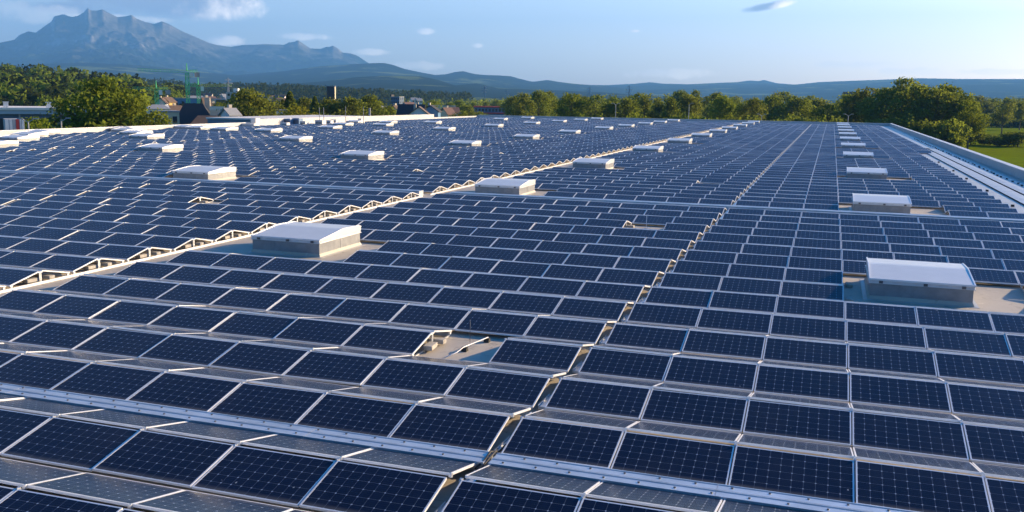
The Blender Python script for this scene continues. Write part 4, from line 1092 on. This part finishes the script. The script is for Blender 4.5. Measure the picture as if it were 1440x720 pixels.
# ------------------------------------------------------------------ cranes, pylons, lamps
def lattice(m, p0, p1, w, n, r):
    """square lattice mast or jib from p0 to p1"""
    p0, p1 = Vector(p0), Vector(p1); d = (p1-p0).normalized(); a = Vector((0, 0, 1)) if abs(d.z) < .7 else Vector((1, 0, 0))
    u = d.cross(a).normalized()*w/2; v = d.cross(u).normalized()*w/2
    C = [u+v, u-v, -u-v, -u+v]
    for c in C: m.tube([p0+c, p1+c], r, n=4)
    for k in range(n):
        a0 = p0+(p1-p0)*k/n; a1 = p0+(p1-p0)*(k+1)/n
        for q in range(4):
            m.tube([a0+C[q], a1+C[(q+1) % 4]], r*.6, n=3, cap=False); m.tube([a1+C[q], a1+C[(q+1) % 4]], r*.6, n=3, cap=False)
def crane(x, ytop, D, jl, jr, jib_dir, label, mast_m, jib_m, rz=0):
    p = place(x, 150, D); H = zpx(x, ytop, D)
    o = empty('tower_crane', (p.x, p.y, GROUND), (0, 0, -az_of(x)+rz), label, 'crane', 'tower cranes over the town')
    m = MB(); lattice(m, (0, 0, 0), (0, 0, H-2), 1.4, int(H/2), .19); m.build('mast', mast_m, o)
    m = MB(); lattice(m, (0, 0, H-1.2), (jib_dir*jl, 0, H-.9), 1.0, int(jl/1.6), .06); m.build('jib', jib_m, o)
    m = MB(); lattice(m, (0, 0, H-1.2), (-jib_dir*jr, 0, H-1.0), 1.1, max(3, int(jr/1.6)), .10); m.build('counter_jib', mast_m, o)
    m = MB(); m.box(-jib_dir*jr-1.0, -.7, H-3.4, -jib_dir*jr+1.0, .7, H-1.5); m.build('counterweight', METGREY, o)
    m = MB(); m.box(.9, -1.9, H-3.6, 2.3, -.7, H-1.6); m.build('cab', WHITE, o)
    m = MB(); m.tube([(0, 0, H-1), (0, 0, H+2.2)], .35, .15, n=5); m.build('peak', mast_m, o)
crane(265, 96.5, 420, 19, 4.0, -1, 'taller green tower crane with jib pointing left', METGREEN, METGREEN)
crane(280, 116, 430, 13.6, 4.2, 1, 'lower crane with yellow-green jib pointing right', METGREEN, METYEL)
crane(221, 121, 420, 9, 4.5, -1, 'faint green crane half behind the big tree', METGREEN, METGREEN)
def pylon(x, ytop, D, label):
    p = place(x, 150, D); H = zpx(x, ytop, D)
    o = empty('pylon', (p.x, p.y, GROUND), (0, 0, -az_of(x)+.4), label, 'pylon', 'power pylons')
    m = MB()
    for sx in (-1, 1):
        for sy in (-1, 1): m.tube([(sx*H*.07, sy*H*.07, 0), (sx*H*.02, sy*H*.02, H*.6), (0, 0, H)], H*.009, n=4)
    for k in range(7):
        z = H*k/8; w = H*(.07-.05*min(1, z/(H*.6))) if z < H*.6 else H*.02*(1-(z-H*.6)/(H*.4)); z2 = H*(k+1)/8; w2 = H*(.07-.05*min(1, z2/(H*.6))) if z2 < H*.6 else H*.02*(1-(z2-H*.6)/(H*.4))
        for s in (-1, 1): m.tube([(-w*s, -w, z), (w2*s, -w2, z2)], H*.006, n=3); m.tube([(-w*s, w, z), (w2*s, w2, z2)], H*.006, n=3)
    m.build('tower', METGREY, o)
    for zf, l in ((.66, .15), (.78, .19), (.9, .13)):
        m = MB(); m.tube([(-H*l, 0, H*zf), (H*l, 0, H*zf)], H*.009, n=4); m.tube([(-H*l, 0, H*zf), (0, 0, H*(zf+.05))], H*.006, n=3); m.tube([(H*l, 0, H*zf), (0, 0, H*(zf+.05))], H*.006, n=3); m.build('cross_arm', METGREY, o)
pylon(681, 120, 1900, 'tall lattice pylon above the long blue factory')
pylon(713, 126, 2500, 'smaller lattice pylon right of the tall one')
pylon(884, 119.5, 2000, 'lattice pylon above the middle of the treeline')
pylon(828, 122, 2300, 'lattice pylon between the treetops left of the middle pylon')
pylon(322, 109, 1500, 'dark lattice pylon above the town')
def lamp(x, ytop, D, arms, label):
    p = place(x, 150, D); H = zpx(x, ytop, D)
    o = empty('street_lamp', (p.x, p.y, GROUND), (0, 0, -az_of(x)), label, 'lamp post', 'lamp posts around the hall')
    m = MB(); m.tube([(0, 0, 0), (0, 0, H)], .14 if arms else .07, .09 if arms else .05, n=8); m.build('pole', METGREY, o)
    for s in ((-1, 1) if arms == 2 else (1,) if arms == 1 else ()):
        m = MB(); m.tube([(0, 0, H-.1), (s*.7, 0, H+.35)], .06, n=5); m.build('arm', METGREY, o)
        m = MB(); m.box(s*.95-.35, -.14, H+.32, s*.95+.35, .14, H+.46); m.build('lamp_head', METGREY, o)
lamp(866, 147, 282, 2, 'double-armed grey lamp post left of the yellow-green bush')
lamp(969, 147, 276, 1, 'tall single-armed lamp post against the treeline')
lamp(1072, 162.5, 270, 2, 'short double-armed lamp just above the far parapet')
lamp(1194, 162.5, 264, 2, 'low lamp above the far parapet at the right-hand skylight line')
lamp(449, 151, 178, 0, 'thin pale pole left of a pair behind the parapet')
lamp(455, 151, 178, 0, 'thin pale pole right of a pair behind the parapet')
lamp(486, 150, 182, 0, 'thin pole in front of the right olive tree')
lamp(511, 150, 186, 0, 'pole just left of the chimney pipe')
lamp(38, 171, 140, 2, 'T-shaped lamp beside the striped container')
lamp(84.5, 170, 150, 1, 'slim lamp in front of the dark warehouse gate')
lamp(642.5, 161, 270, 2, 'small double lamp left of the bright meadow')
